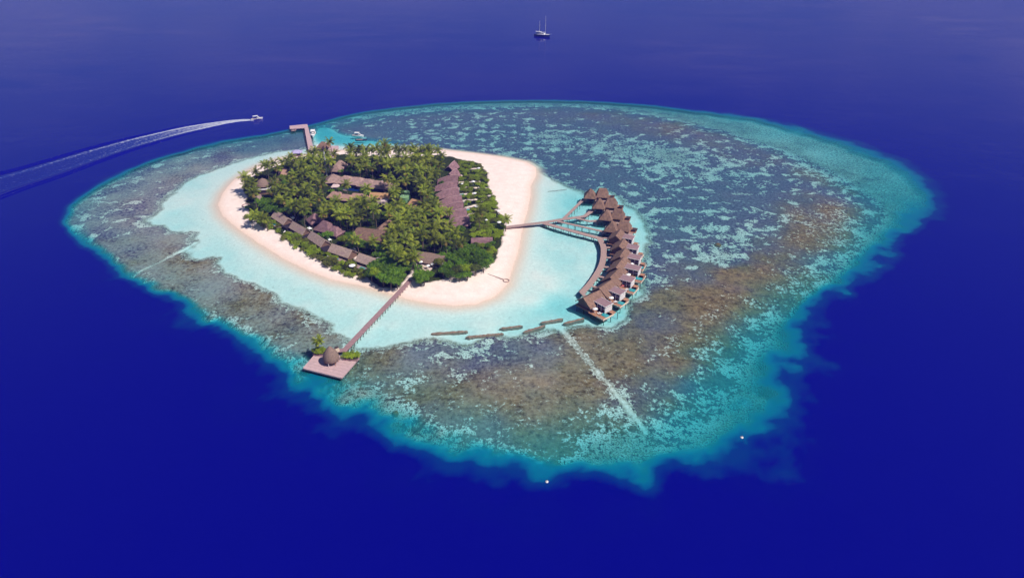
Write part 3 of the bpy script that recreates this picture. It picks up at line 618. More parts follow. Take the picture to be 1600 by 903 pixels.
# big brown hall with a tail wing
A = W(557, 356.5, 7.2); B = W(602.4, 362, 7.2); d, l = unit(A, B)
e = empty('spa_hall', ((A.x + B.x) / 2, (A.y + B.y) / 2, 1.4), 'large broad brown roof with a pointed wing behind it among palms', 'hall')
m = MB(); curved_roof(m, A, B, 8.0, 7.2, 7.2, 3.2, 3.2, 1.7, na=8); fixn(part(m, 'roof', M['thatch_brown'], e))
m = MB(); oriented(m, A, d, l / 2, 0, 2.6, (l - 1.6, 11, 3.0)); part(m, 'wall', M['wall_timber'], e)
m = MB(); oriented(m, A, d, l - .72, 0, 2.5, (.1, 4, 2.4)); part(m, 'door', M['dark_wood'], e)
A3 = W(591, 357, 6.2); B3 = W(608.5, 342.5, 7.4)
m = MB(); curved_roof(m, A3, B3, 4.2, 6.0, 7.4, 3.4, 3.8, 1.3, na=6); fixn(part(m, 'wing_roof', M['thatch_brown'], e))
d3, l3 = unit(A3, B3); m = MB(); oriented(m, A3, d3, l3 / 2, 0, 2.4, (l3 - 1.2, 6, 2.6)); part(m, 'wing_wall', M['wall_timber'], e)
foot_line(A, B, 8); foot_line(A3, B3, 4); clear((558,356.5),(602,361),(597,376),(554,368)); clear((588,358),(608,342),(610,358))
# boat-shaped villa near the beach
A = W(650, 394, 5.6); B = W(702, 404, 5.2); d, l = unit(A, B)
e = empty('family_villa', ((A.x + B.x) / 2, (A.y + B.y) / 2, 1.4), 'hull shaped greyish brown roofed villa with white terrace facing the near beach', 'villa')
m = MB(); curved_roof(m, A, B, 5.4, 5.6, 6.0, 3.6, 2.8, 2.2, na=14, widthf=lambda u: .55 + .45 * math.sin(math.pi * min(1, .12 + u * .95)) ** .6); fixn(part(m, 'roof', M['thatch_grey'], e))
m = MB(); oriented(m, A, d, l * .5, 0, 2.4, (l * .8, 7.2, 2.6)); part(m, 'wall', M['wall_white'], e)
m = MB(); oriented(m, A, d, l * .5, 3.62, 2.3, (l * .6, .1, 2.0)); part(m, 'window', M['glass_dark'], e)
m = MB(); oriented(m, A, d, l * .34, 7.2, 1.52, (l * .62, 6.0, .3)); part(m, 'deck', M['path_sand'], e)
foot_line(A, B, 6); clear((650,394),(665,391),(702,403),(698,414),(664,409)); clear((656,410),(680,413),(676,423),(660,420))
for k, (px, py) in enumerate(((658,412.5),(669,418.5),(676,416))):
    parasol(W(px, py + 2, 1.7), 1.5, ['white parasol at the left corner of the hull roofed villa terrace', 'white parasol at the front edge of the hull roofed villa terrace', 'white parasol at the right end of the hull roofed villa terrace'][k], 'white terrace parasols')
# low lodge with planted pergola
A = W(736, 371, 5.2); B = W(770, 372, 4.6); d, l = unit(A, B)
e = empty('hedge_lodge', ((A.x + B.x) / 2, (A.y + B.y) / 2, 1.4), 'low violet roofed lodge among hedges near the right jetty', 'lodge')
m = MB(); curved_roof(m, A, B, 4.4, 4.6, 5.2, 2.6, 2.6, 1.5, widthf=lambda u: 1 - .45 * u); fixn(part(m, 'roof', M['thatch_purple'], e))
m = MB(); oriented(m, A, d, l / 2, 0, 2.3, (l * .8, 5.0, 2.4)); part(m, 'wall', M['wall_timber'], e)
foot_line(A, B, 5.5); clear((734,372),(745,367),(769,372),(758,375),(738,379))
# lattice mast
base = W(511, 276, 1.4); zt = 20.0
for _ in range(30):
    zt += (proj(base.x, base.y, zt)[1] - 237) * .3
e = empty('radio_mast', base, 'tall pale lattice radio mast rising above the trees by the arrival jetty', 'mast')
m = MB()
for a in range(3): 
    o = Vector((.45 * math.cos(a * 2.094), .45 * math.sin(a * 2.094), 0)); m.tube([base + o, Vector((base.x, base.y, zt)) + o * .6], .07, 5)
k = 0; z = base.z
while z < zt - 1:
    for a in range(3):
        o = Vector((.45 * math.cos(a * 2.094), .45 * math.sin(a * 2.094), 0)); o2 = Vector((.45 * math.cos((a + 1) * 2.094), .45 * math.sin((a + 1) * 2.094), 0))
        m.tube([Vector((base.x, base.y, z)) + o, Vector((base.x, base.y, z + .9)) + o2], .035, 4)
    z += .9
part(m, 'lattice', M['metal_pale'], e)
m = MB(); m.tube([(base.x, base.y, zt), (base.x, base.y, zt + 2.2)], .05, 5); part(m, 'antenna', M['metal_pale'], e)
for q in range(2):
    m = MB(); m.box((base.x + .5, base.y - .3, zt - 1 - 4 * q), (.5, .3, 1.5)); part(m, 'panel_aerial', M['white_paint'], e)

# ------------------------------------------------------------------ decks on piles
def ribbon(mb, pts, w, z, th=.28, zend=None):
    pts = [Vector((p[0], p[1], 0)) for p in pts]; L_ = []; R_ = []
    for i, p in enumerate(pts):
        d1 = (p - pts[i - 1]).normalized() if i else (pts[1] - p).normalized(); d2 = (pts[i + 1] - p).normalized() if i < len(pts) - 1 else d1
        d = (d1 + d2).normalized(); n = Vector((d.y, -d.x, 0)); k = w / 2 / max(.5, n.dot(Vector((d1.y, -d1.x, 0))))
        L_.append(p - n * k); R_.append(p + n * k)
    n = len(pts); vs = []
    for i in range(n): vs += [(L_[i].x, L_[i].y, z), (R_[i].x, R_[i].y, z), (R_[i].x, R_[i].y, z - th), (L_[i].x, L_[i].y, z - th)]
    fs = [(0, 1, 2, 3), tuple(4 * (n - 1) + k for k in (3, 2, 1, 0))]
    for i in range(n - 1):
        for k in range(4): fs.append((4 * i + k, 4 * i + 4 + k, 4 * i + 4 + (k + 1) % 4, 4 * i + (k + 1) % 4))
    mb.add(vs, fs); return L_, R_
def along(pts, step):
    out = []; acc = step * .5
    for a, b in zip(pts[:-1], pts[1:]):
        a = Vector((a[0], a[1], 0)); b = Vector((b[0], b[1], 0)); l = (b - a).length; d = (b - a).normalized()
        while acc < l: out.append((a + d * acc, d)); acc += step
        acc -= l
    return out
def smooth_line(pts, k=6):
    P_ = [Vector((p[0], p[1], 0)) for p in pts]; out = []
    for i in range(len(P_) - 1):
        p0 = P_[max(i - 1, 0)]; p1 = P_[i]; p2 = P_[i + 1]; p3 = P_[min(i + 2, len(P_) - 1)]
        for j in range(k):
            s_ = j / k; out.append(.5 * ((2 * p1) + (p2 - p0) * s_ + (2 * p0 - 5 * p1 + 4 * p2 - p3) * s_ ** 2 + (3 * p1 - p0 - 3 * p2 + p3) * s_ ** 3))
    return out + [P_[-1]]
def bents(root, pts, w, z, step, mat='pile_wood', bottom=-3.0, cap=True):
    for p, d in along(pts, step):
        n = Vector((d.y, -d.x, 0)); m = MB()
        for s_ in (-1, 1): m.tube([p + n * s_ * (w / 2 - .15) + Vector((0, 0, bottom)), p + n * s_ * (w / 2 - .15) + Vector((0, 0, z - .29))], .14, 6)
        if cap: m.tube([p - n * (w / 2 + .35) + Vector((0, 0, z - .42)), p + n * (w / 2 + .35) + Vector((0, 0, z - .42))], .12, 4)
        part(m, 'pile', M[mat], root)
ZD = 1.9
ql = lambda *p: [wxy(a, b, ZD) for a, b in p]
main = ql((790,355),(850,347.4),(877,342.8),(913.5,337.8),(925,329),(937,326.2))
e = empty('water_villa_jetty', (main[0][0], main[0][1], 0), 'branching timber jetty from the right beach to the crescent of water villas', 'jetty')
m = MB(); ribbon(m, main, 2.6, ZD); part(m, 'main_deck', M['deck_wood'], e); bents(e, main[1:], 2.6, ZD, 4.6)
brs = [ql((880.5,341.9),(912,311),(925.5,309.6)), ql((901,341),(921,345.6),(947,343.6)), ql((871,345.6),(947,362.6),(956,363)), ]
for b_ in brs:
    m = MB(); ribbon(m, b_, 2.0, ZD + .004); part(m, 'branch_deck', M['deck_wood'], e); bents(e, b_, 2.0, ZD, 4.6)
curve = ql((850,348.6),(895,361),(937,372.3)); arc = smooth_line(ql((937,372.3),(942.3,384),(943.4,394),(942.5,404.5),(939,416.5),(931.7,429.3),(921.6,443.4),(909,457.4)))
m = MB(); ribbon(m, [Vector((c[0], c[1], 0)) for c in curve[:-1]] + arc, 3.2, ZD + .008); part(m, 'curved_deck', M['deck_wood'], e); bents(e, curve, 2.8, ZD, 5.0); bents(e, arc, 3.4, ZD, 5.0)
STUB = [((937,372),(952.5,372.2)), ((944,386.5),(959.5,386.7)), ((945,402),(960,402.6)), ((941,416.4),(957.5,418)), ((933,431),(948,434.6)), ((923,446),(934,449.6)), ((908.5,457),(914,462))]
for a_, b_ in STUB:
    s_ = ql(a_, b_); m = MB(); ribbon(m, s_, 1.7, ZD + .012); part(m, 'stub_deck', M['deck_wood'], e); bents(e, s_, 1.6, ZD, 4)

# sunset pier
ZP = 1.25
pts = [wxy(641, 437, ZP), wxy(633, 446.5, ZP), wxy(536, 549, ZP)]
e = empty('long_pier', (pts[-1][0], pts[-1][1], 0), 'long straight violet brown pier from the near beach out to the sunset deck', 'pier')
m = MB(); ribbon(m, pts, 2.5, ZP); part(m, 'walkway', M['deck_violet'], e); bents(e, pts, 2.6, ZP, 2.6)
d0, l0 = unit(pts[0], pts[-1]); n0 = Vector((d0.y, -d0.x, 0))
for s_ in (-1, 1):
    m = MB()
    a_ = Vector((pts[1][0], pts[1][1], ZP + .08)) + n0 * s_ * 1.18; b_ = Vector((pts[2][0], pts[2][1], ZP + .08)) + n0 * s_ * 1.18
    m.tube([a_, b_], .09, 4); part(m, 'kerb', M['deck_violet'], e)
dk = [wxy(473.5, 575.2, 1.9), wxy(494, 552, 1.9), wxy(561.4, 558.7, 1.9), wxy(533.7, 590.3, 1.9)]
cx = sum(p[0] for p in dk) / 4; cy = sum(p[1] for p in dk) / 4
e = empty('sunset_deck', (cx, cy, 0), 'square pale pink timber deck on piles at the end of the long pier', 'deck')
m = MB(); m.prism(dk, 1.55, 1.93); fl_ = part(m, 'floor', M['deck_pink'], e)
for k in range(4):
    a_ = Vector((*dk[k], 1.8)); b_ = Vector((*dk[(k + 1) % 4], 1.8)); m = MB(); ribbon(m, [a_ + (b_ - a_).normalized() * .2, b_ - (b_ - a_).normalized() * .2], .3, 1.99 + .002 * k, .6); part(m, 'edge_beam', M['deck_pink'], fl_)
A = Vector((*dk[0], 0)); ux = Vector((*dk[3], 0)) - A; uy = Vector((*dk[1], 0)) - A
for i in range(5):
    for j in range(4):
        p = A + ux * (.04 + .23 * i) + uy * (.05 + .3 * j); m = MB(); m.tube([p + Vector((0, 0, -7)), p + Vector((0, 0, 1.55))], .18, 6); part(m, 'pile', M['pile_wood'], e)
for fi in range(1, 6):        # plank seams: slightly raised boards
    m = MB(); a_ = A + uy * (fi / 6.0) + ux * .03; b_ = A + uy * (fi / 6.0) + ux * .97; ribbon(m, [a_, b_], .12, 1.945, .1); part(m, 'batten', M['deck_wood'], fl_)
# egg-shaped hut
x, y = wxy(518.6, 567.2, 1.95)
e = empty('thatched_hut', (x, y, 1.95), 'egg shaped thatched hut on slanting posts on the pink deck', 'hut')
m = MB(); m.lathe([(1.7, 1.25), (2.3, 1.15), (3.0, 1.7), (3.3, 2.5), (3.25, 3.5), (2.9, 4.7), (2.3, 5.9), (1.5, 7.0), (.75, 7.9), (.2, 8.5), (.02, 8.65)], (x, y, 1.95), 36, wob=.014); fixn(part(m, 'roof', M['thatch_grey'], e))
for k in range(6):
    t_ = k * math.pi / 3 + .3; m = MB(); m.tube([(x + 2.6 * math.cos(t_), y + 2.6 * math.sin(t_), 1.93), (x + 2.9 * math.cos(t_), y + 2.9 * math.sin(t_), 3.6)], .12, 6); part(m, 'post', M['white_cloth' if k == 4 else 'teak'], e)
m = MB(); m.lathe([(1.1, 0), (1.1, .8), (1.3, .84), (1.3, .92)], (x, y, 1.95), 18); part(m, 'bar_counter', M['dark_wood'], e)
PLANTERS = []
for (px, py, hw_, lab) in ((500.5, 551.5, 2.6, 'timber planter on piles behind the egg shaped hut'), (549, 559, 3.0, 'timber planter at the right corner of the pink deck')):
    x, y = wxy(px, py, 2.2); e = empty('planter', (x, y, 0), lab, 'planter')
    m = MB(); m.box((x, y, 2.15), (hw_ * 2, 3.6, .9), R(-8)); part(m, 'box', M['deck_violet'], e)
    m = MB(); m.box((x, y, 2.62), (hw_ * 2 - .3, 3.3, .08), R(-8)); part(m, 'soil', M['soil'], e)
    for sx in (-1, 1):
        for sy in (-1, 1): m = MB(); m.tube([(x + sx * (hw_ - .5), y + sy * 1.3, -5), (x + sx * (hw_ - .5), y + sy * 1.3, 1.75)], .16, 6); part(m, 'pile', M['pile_wood'], e)
    PLANTERS.append((x, y, 2.6))
# stair hut behind: small white kiosk next to the egg hut
x, y = wxy(526.5, 545.5, 3.0)
e = empty('drinks_kiosk', (x, y, 1.95), 'small white and dark drinks kiosk behind the egg shaped hut', 'kiosk')
m = MB(); m.box((x, y, 2.75), (1.6, 1.4, 1.6), R(35)); part(m, 'counter', M['cream_cloth'], e)
m = MB(); m.box((x - .2, y + .3, 3.7), (1.7, 1.3, .18), R(35)); part(m, 'roof', M['dark_wood'], e)
m = MB(); ribbon(m, [(x - 2.2, y + .2), (x + 2.2, y + .9)], 2.4, 1.945, .3); part(m, 'floor', M['deck_violet'], e)

# arrival jetty
aj = [wxy(p[0], p[1], 2.0) for p in ((452.2,196.8),(480.2,194.2),(489.5,230.3),(519,228),(529,228.2),(529,234),(519.5,236.5),(524,247),(515,247),(511,235.5),(482,235.6),(475.6,200.2),(453,201.8))]
e = empty('arrival_jetty', (aj[2][0], aj[2][1], 0), 'L shaped pinkish timber arrival jetty at the far left of the island', 'jetty')
m = MB(); m.prism(aj, 1.7, 2.0); part(m, 'deck', M['deck_pink'], e)
bents(e, [wxy(478, 198, 2), wxy(486, 233, 2)], 6, 1.9, 7, bottom=-6); bents(e, [wxy(455, 199, 2), wxy(476, 197, 2)], 5, 1.9, 8, bottom=-14); bents(e, [wxy(488, 233.3, 2), wxy(527, 231.3, 2)], 5, 1.9, 7, bottom=-4)
m = MB(); a_ = wxy(459, 203.5, 1.0); m.box((a_[0], a_[1], .9), (3.5, 4.5, .3)); ld = part(m, 'landing', M['deck_wood'], e)
for s_ in (-1, 1): m = MB(); m.tube([(a_[0] + s_ * 1.4, a_[1] - 2, -4), (a_[0] + s_ * 1.4, a_[1] - 2, 2.6)], .16, 6); part(m, 'mooring_post', M['pile_wood'], ld)
x, y = wxy(504.8, 229.5, 4.4)
e = empty('jetty_pavilion', (x, y, 2.0), 'brown hip roofed pavilion standing on the arrival jetty', 'pavilion')
m = MB(); m.frustum((x, y), 4.8, 4.6, 0, 4.4, 8.4, .7, .2); part(m, 'roof', M['thatch_brown'], e)
for sx in (-1, 1):
    for sy in (-1, 1): m = MB(); m.tube([(x + sx * 4, y + sy * 3.8, 2.0), (x + sx * 4, y + sy * 3.8, 4.3)], .14, 6); part(m, 'post', M['teak'], e)
m = MB(); m.box((x, y + 1.5, 2.9), (5, .8, 1.7)); part(m, 'bench_wall', M['dark_wood'], e)
for (px, py, lab) in ((497, 229.6, 'white parasol on the jetty left of its brown pavilion'), (509.5, 224.8, 'white parasol behind the right shoulder of the jetty pavilion'), (517.5, 224.6, 'white parasol beside the palm on the arrival jetty')):
    parasol(W(px, py + 3.2, 2.0), 1.7, lab, 'white parasols on the arrival jetty', h=3.0)
x, y = wxy(464.5, 243.5, 0)
e = empty('shade_platform', (x, y, 0), 'small lilac roofed platform standing in the shallows below the arrival jetty', 'platform')
m = MB(); m.frustum((x, y), 4.0, 3.6, .1, 3.0, 4.4, 1.2, .5); part(m, 'roof', M['lilac_cloth'], e)
m = MB(); m.box((x, y, .8), (7, 6, .25), .1); part(m, 'deck', M['deck_violet'], e)
for sx in (-1, 1):
    for sy in (-1, 1): m = MB(); m.tube([(x + sx * 3, y + sy * 2.6, -2), (x + sx * 3, y + sy * 2.6, 2.8)], .13, 6); part(m, 'post', M['pile_wood'], e)

# ------------------------------------------------------------------ water villas of the crescent: four with steep hip roofs
FV = [((922.5,302),(941.5,300.5),(926.5,307)), ((936.5,317.5),(955,316),(939.5,322.8)), ((948,335),(965.5,333.5),(950.5,340.5)), ((956.5,353),(975,351.5),(957,358.8))]
fvl = ['farthest', 'second', 'third', 'nearest']
for i, (pa, pb, pd) in enumerate(FV):
    zf = 2.2
    xa, ya = wxy(*pa, 6); xb, yb = wxy(*pb, 6); xd, yd = wxy(*pd, 3.0)
    e = empty('ocean_villa', ((xa + xb) / 2, (ya + yb) / 2, 0), f'steep twin roofed water villa, {fvl[i]} of four at the far end of the crescent', 'villa', 'steep roofed water villas')
    ang = R(-8 - 4 * i)
    m = MB(); m.box(((xa + xb) / 2 + .5, (ya + yb) / 2, zf - .15), (17, 9.5, .34), ang); dk = part(m, 'deck', M['deck_wood'], e)
    m = MB(); m.frustum((xa, ya), 4.0, 4.5, ang, 4.0, 8.6, .5, 1.2); part(m, 'roof', M['thatch_brown'], e)
    m = MB(); m.frustum((xb, yb), 4.0, 4.6, ang, 4.1, 8.6, 2.3, .6); part(m, 'roof', M['thatch_brown'], e)
    for q, (xx, yy) in enumerate(((xa, ya), (xb, yb))):
        m = MB(); m.box((xx, yy, (zf + 4.1) / 2), (6.8, 8.0, 4.1 - zf), ang); w_ = part(m, 'wall', M['wall_timber'], e)
        m = MB(); m.box((xx, yy, (zf + 3.9) / 2), (4.6, 8.1, 1.5), ang); part(m, 'window', M['glass_dark'], w_)
    m = MB(); m.box((xd, yd, 3.6), (3.0, 3.2, 2.7), ang); pr = part(m, 'porch', M['dark_wood'], e)
    m = MB(); m.box((xd - 1.52, yd, 3.3), (.1, 1.1, 2.0), ang); part(m, 'door', M['void_dark'], pr)
    m = MB(); q = Vector((xb + 5.6, yb + .8, 0)); m.box((q.x, q.y, zf), (4.4, 7, .3), ang); part(m, 'terrace', M['teak'], e)
    m = MB(); m.box((q.x + .8, q.y - 1.5, zf + 1.4), (2.8, 3.2, .2), ang); part(m, 'screen_roof', M['dark_wood'], e)
    for sx in (-8, -4, 0, 4, 8):
        for sy in (-4.2, 4.2):
            x_ = (xa + xb) / 2 + .5 + sx * math.cos(ang) - sy * math.sin(ang); y_ = (ya + yb) / 2 + sx * math.sin(ang) + sy * math.cos(ang)
            m = MB(); m.tube([(x_, y_, -3), (x_, y_, zf - .3)], .17, 6); part(m, 'stilt', M['pile_wood'], e)
# seven pool villas with gable roofs, a flat-roofed lounge and a pool deck each
GV = [((912.2,465),(936.5,453.2),(961.9,473.6),(944.6,501)), ((936.7,449.3),(955.4,436.9),(982.8,453.4),(970.6,481)), ((953.5,433),(967.7,418.9),(996.5,432.6),(987.8,460.8)),
      ((962.5,417),(974.5,401.6),(1005.8,414.5),(999.4,440)), ((968.5,400.5),(977.5,387),(1006.6,396.4),(1003.5,421)), ((967.5,384),(974.6,373),(1004.5,378),(1003,400)), ((962.2,368),(969.5,358),(998,361.5),(999,382))]
gvl = ['nearest', 'second', 'third', 'fourth', 'fifth', 'sixth', 'seventh']
for i, (ra, rb, bx, dc) in enumerate(GV):
    zf = 2.2
    A = W(*ra, 8.0); B = W(*rb, 8.0); d, l = unit(A, B); 
    if l > 13: B = A + d * 13; l = 13
    hw = 5.0
    n = Vector((d.y, -d.x, 0))             # towards the right of travel = sea side
    e = empty('pool_villa', ((A.x + B.x) / 2, (A.y + B.y) / 2, 0), f'gabled water villa with pool deck, {gvl[i]} of seven from the near crescent end', 'villa', 'pool villas of the crescent')
    m = MB(); gable_roof(m, A - d * .4, B + d * .5, hw, 8.0, 4.2, t=.35); part(m, 'roof', M['thatch_brown'], e)
    m = MB(); gable_walls(m, A, B, hw, 8.0, 4.2, zf, .9); w_ = part(m, 'wall', M['wall_timber'], e)
    m = MB(); oriented(m, A, d, l * .5, -hw + .86, zf + 1.0, (1.3, .1, 1.9)); part(m, 'door', M['void_dark'], w_)
    m = MB(); oriented(m, A, d, l * .5, .4, zf - .14, (l + .6, 2 * hw + .6, .3)); part(m, 'floor', M['teak'], e)
    # flat-roofed lounge on the sea side
    bc = W(*bx, 5.4); 
    sdx = (bc - A).dot(d); sdn = max(hw + 4.0, min(hw + 7.5, (bc - A).dot(n)))
    ca = l * .62; bw = 5.0; bl = sdn - hw + 2.0; cs = hw - 2.4 + bl / 2
    m = MB(); oriented(m, A, d, ca, cs, 5.75, (bw + .5, bl + .5, .24)); rf = part(m, 'lounge_roof', M['box_roof'], e)
    m = MB()
    for a_ in (-1, 1): oriented(m, A, d, ca + a_ * (bw / 2 + .22), cs, 5.78, (.12, bl + .64, .36))
    for a_ in (-1, 1): oriented(m, A, d, ca, cs + a_ * (bl / 2 + .28), 5.78, (bw + .3, .12, .36))
    part(m, 'fascia', M['white_cloth'], rf)
    m = MB(); oriented(m, A, d, ca, cs, (zf + 5.6) / 2, (bw - .3, bl - .3, 5.6 - zf)); lw = part(m, 'lounge', M['glass_dark'], e)
    for fa, fs in ((-1, -.98), (-1, -.33), (-1, .33), (-1, .98), (1, .98)):
        m = MB(); oriented(m, A, d, ca + fa * (bw / 2 - .1), cs + fs * (bl / 2 - .15), (zf + 5.6) / 2, (.22, .22, 5.55 - zf)); part(m, 'lounge_post', M['white_paint'], lw)
    m = MB(); oriented(m, A, d, ca - bw / 2 + .02, cs, 4.2, (.2, bl - .35, .18)); part(m, 'floor_band', M['lilac_cloth'], lw)
    m = MB(); oriented(m, A, d, ca, cs + bl / 2 - .1, 3.6, (bw - .5, .14, 2.6)); part(m, 'end_wall', M['wall_white'], lw)
    # deck with pool in front of the lounge
    dl = l * .55; ds = bl + 1.9; da = l * .62 - bw / 2 - dl / 2 + 1.4
    m = MB(); oriented(m, A, d, da + .3, hw - 1.0 + ds / 2, zf - .2, (dl + 1.6, ds, .3)); dk = part(m, 'deck', M['teak'], e)
    m = MB(); oriented(m, A, d, da + .6, hw - 1.0 + ds - 2.4, zf + .0, (2.6, 3.8, .12)); pl = part(m, 'pool', M['pool_water'], dk)
    m = MB(); oriented(m, A, d, da + .3, hw - 1.0 + ds + .1, zf + .1, (dl + 1.8, .16, .8)); part(m, 'parapet', M['cream_cloth'], dk)
    m = MB(); oriented(m, A, d, da + .3 - dl / 2 - .85, hw + ds - 3.0, zf + .1, (.16, 4.0, .8)); part(m, 'parapet', M['cream_cloth'], dk)
    m = MB(); oriented(m, A, d, ca, cs + bl / 2 + 1.3, zf - .2, (bw, 2.4, .3)); part(m, 'back_deck', M['teak'], e)
    for a_ in (.05, .5, .95):
        for q in (-hw + .6, 0, hw - .4, hw + ds - 1.6):
            p_ = loc_pt(A, d, a_ * l, q); m = MB(); m.tube([p_ + Vector((0, 0, -3)), p_ + Vector((0, 0, zf - .3))], .17, 6); part(m, 'stilt', M['pile_wood'], e)
    if i != 2 and i != 6:
        q = loc_pt(A, d, max(.4, da - 1.2), hw + 1.2, zf); parasol(q, 1.7, f'white parasol on the deck of the {gvl[i]} pool villa from the near end', 'white parasols on pool villa decks')
    else:
        q = loc_pt(A, d, max(.4, da - 1.2), hw + 1.2, zf); parasol(q, 1.2, f'small red parasol on the deck of the {gvl[i]} pool villa from the near end', None, 'red_cloth')
    if i < 4:
        for k in range(2):
            q = loc_pt(A, d, da - .9 + 1.0 * k, hw + 3.4, zf - .05); lounger(q, math.atan2(n.y, n.x), ['left', 'right'][k] + f' white cushioned lounger on the deck of the {gvl[i]} pool villa', 'loungers on pool villa decks')

# ------------------------------------------------------------------ breakwaters of stone bags in the lagoon
BW = [((673,520.5),(731,516.5)), ((727,526),(787,520)), ((780,512.5),(817,508)), ((817,518),(852,507.5)), ((844,503.5),(880,497)), ((880,504.5),(913,496.5))]
bwl = ['leftmost and longest stone breakwater in the near lagoon', 'long stone breakwater, second from the left in the near lagoon', 'short stone breakwater, third from the left, behind its neighbours', 'tilted short stone breakwater, fourth from the left', 'stone breakwater fifth from the left, farthest from the camera', 'stone breakwater nearest to the water villas']
for i, (a_, b_) in enumerate(BW):
    A = W(*a_, .3); B = W(*b_, .3); d, l = unit(A, B); n = Vector((d.y, -d.x, 0)); m = MB(); vs = []; fs = []; ns = int(l / .8); nc = 9; rr = random.Random(i)
    for k in range(ns + 1):
        u = k / ns; en = min(1, (min(u, 1 - u) * l / 1.3 + .02)) ** .5; wd = 1.0 * en * rr.uniform(.82, 1.15); top = .35 * rr.uniform(.4, 1.5) * en
        for j in range(nc):
            t_ = math.pi * j / (nc - 1); vs.append(A + d * (l * u) + n * (wd * math.cos(t_) * 1.0 + rr.uniform(-.05, .05)) + Vector((0, 0, -1.9 - .3 + (top + 1.9) * math.sin(t_) ** .6 + rr.uniform(-.05, .05))))
    for k in range(ns):
        for j in range(nc - 1): q = k * nc + j; fs.append((q, q + nc, q + nc + 1, q + 1))
    m.add(vs, fs); o = m.build('breakwater', M['stone_bag']); fixn(o)
    tag(o, bwl[i], 'breakwater', 'stone breakwaters in the near lagoon')
# groyne with a round end on the beach
A = W(762, 428, .9); B = W(787, 437, .35)
e = empty('groyne', Vector((B.x, B.y, 0)), 'thin low groyne with a round end on the near right beach', 'groyne')
m = MB(); m.tube([A, A.lerp(B, .5), B], [.18, .3, .35], 7); part(m, 'bank', M['deck_wood'], e)
m = MB(); c = W(791, 438.5, .3); ring = [c + Vector((1.5 * math.cos(t_ * .3491), 1.5 * math.sin(t_ * .3491), 0)) for t_ in range(19)]; m.tube(ring, .3, 6); part(m, 'ring', M['deck_wood'], e)
# float line
m = MB(); m.tube([W(856, 299.5, .05), W(870, 298, .05), W(886, 296, .05)], .16, 5); tag(m.build('float_line', M['pile_wood']), 'thin dark float line lying on the shallows off the right beach', 'rope')
# ring seat and low terrace on the left beach
m = MB(); c = W(384, 321, 1.3); m.tube([c + Vector((2.2 * math.cos(t_ * .3491), 2.2 * math.sin(t_ * .3491), 0)) for t_ in range(14)], .3, 6); tag(m.build('ring_seat', M['deck_violet']), 'curved low ring seat on the white sand of the left beach', 'seat')
pt = [wxy(*p) for p in ((397,313),(408,305),(411,316),(400,322))]; m = MB(); m.prism(pt, 1.0, 1.5); tag(m.build('beach_terrace', M['deck_wood']), 'pinkish timber dining terrace under palms on the left beach', 'terrace')

# ------------------------------------------------------------------ parasols and loungers in the right hedges and on the left beach
HP = [(739.5,284.5,1.9,0),(741.5,302.8,1.9,0),(745,323.5,2.0,0),(743,294.5,1.8,1),(743,313,1.8,1),(748,263.5,1.8,0),(722,288,1.2,0),(779,330.5,1.7,0),(780,348.5,1.9,0),(760,345,1.2,0)]
hpl = ['white parasol on the third sandy path of the right hedges', 'white parasol on the fifth sandy path of the right hedges', 'white parasol on the nearest sandy path of the right hedges', 'cream parasol between the two white ones in the right hedges', 'cream parasol just before the nearest white one in the right hedges',
       'white parasol at the tip of the farthest hedge tongue', 'little white parasol close to the violet roofs', 'white parasol at the edge of the right beach', 'white parasol by the start of the branching jetty', 'small white parasol beside the lone palm in the hedges']
for (px, py, r_, cm_), lab in zip(HP, hpl): parasol(W(px, py + 4, 1.5), r_, lab, 'parasols in the right hedges', 'cream_cloth' if cm_ else 'white_cloth', 2.6)
parasol(W(551, 421, 1.4), 2.4, 'large white oval parasol at the end of the left beach row', None, h=2.8)
LG = [((416,347),.4,'white lounger on sand before the farthest left beach villa'), ((444.5,363),1.3,'white lounger before the second left beach villa'), ((511,403),1.2,'white lounger before the fourth left beach villa'), ((596,284),.6,'left white lounger behind the long brown hall'), ((602,283.5),.6,'right white lounger behind the long brown hall'), ((752,306.5),.1,'lounger on the fifth sandy path of the hedges'), ((753,297),.1,'lounger on the fourth sandy path of the hedges'), ((752,288),.1,'lounger on the third sandy path of the hedges'), ((754,315.5),.1,'lounger on the sixth sandy path of the hedges')]
for p_, rz, lab in LG: lounger(W(*p_, 1.45), rz, lab, None)

# ------------------------------------------------------------------ boats
def hull(mb, L_, Bm, H, dr=.4, tr=.75, n=14, m_=7):
    vs = []; fs = []
    for i in range(n + 1):
        u = i / n; w = Bm / 2 * (tr + (1 - tr) * math.sin(min(1, u / .45) * math.pi / 2)) * (1 - max(0, (u - .5) / .5) ** 2.3) + .02; sh = H + .35 * H * max(0, u - .4) ** 1.5
        x = -L_ / 2 + L_ * u
        for j in range(m_ + 1):
            v = -1 + 2 * j / m_; vs.append((x + (.08 * L_ * max(0, u - .8) * 5 * (1 - abs(v) ** 1) * -1), w * (abs(v) ** .6) * (1 if v > 0 else -1), -dr + (sh + dr) * abs(v) ** 1.6))
    for i in range(n):
        for j in range(m_): q = i * (m_ + 1) + j; fs.append((q, q + m_ + 1, q + m_ + 2, q + 1))
    fs.append(tuple(range(m_ + 1)))
    for i in range(n): fs.append((i * (m_ + 1), i * (m_ + 1) + m_, (i + 1) * (m_ + 1) + m_, (i + 1) * (m_ + 1)))
    mb.add([(a, b, c - (.12 if False else 0)) for a, b, c in vs], fs)
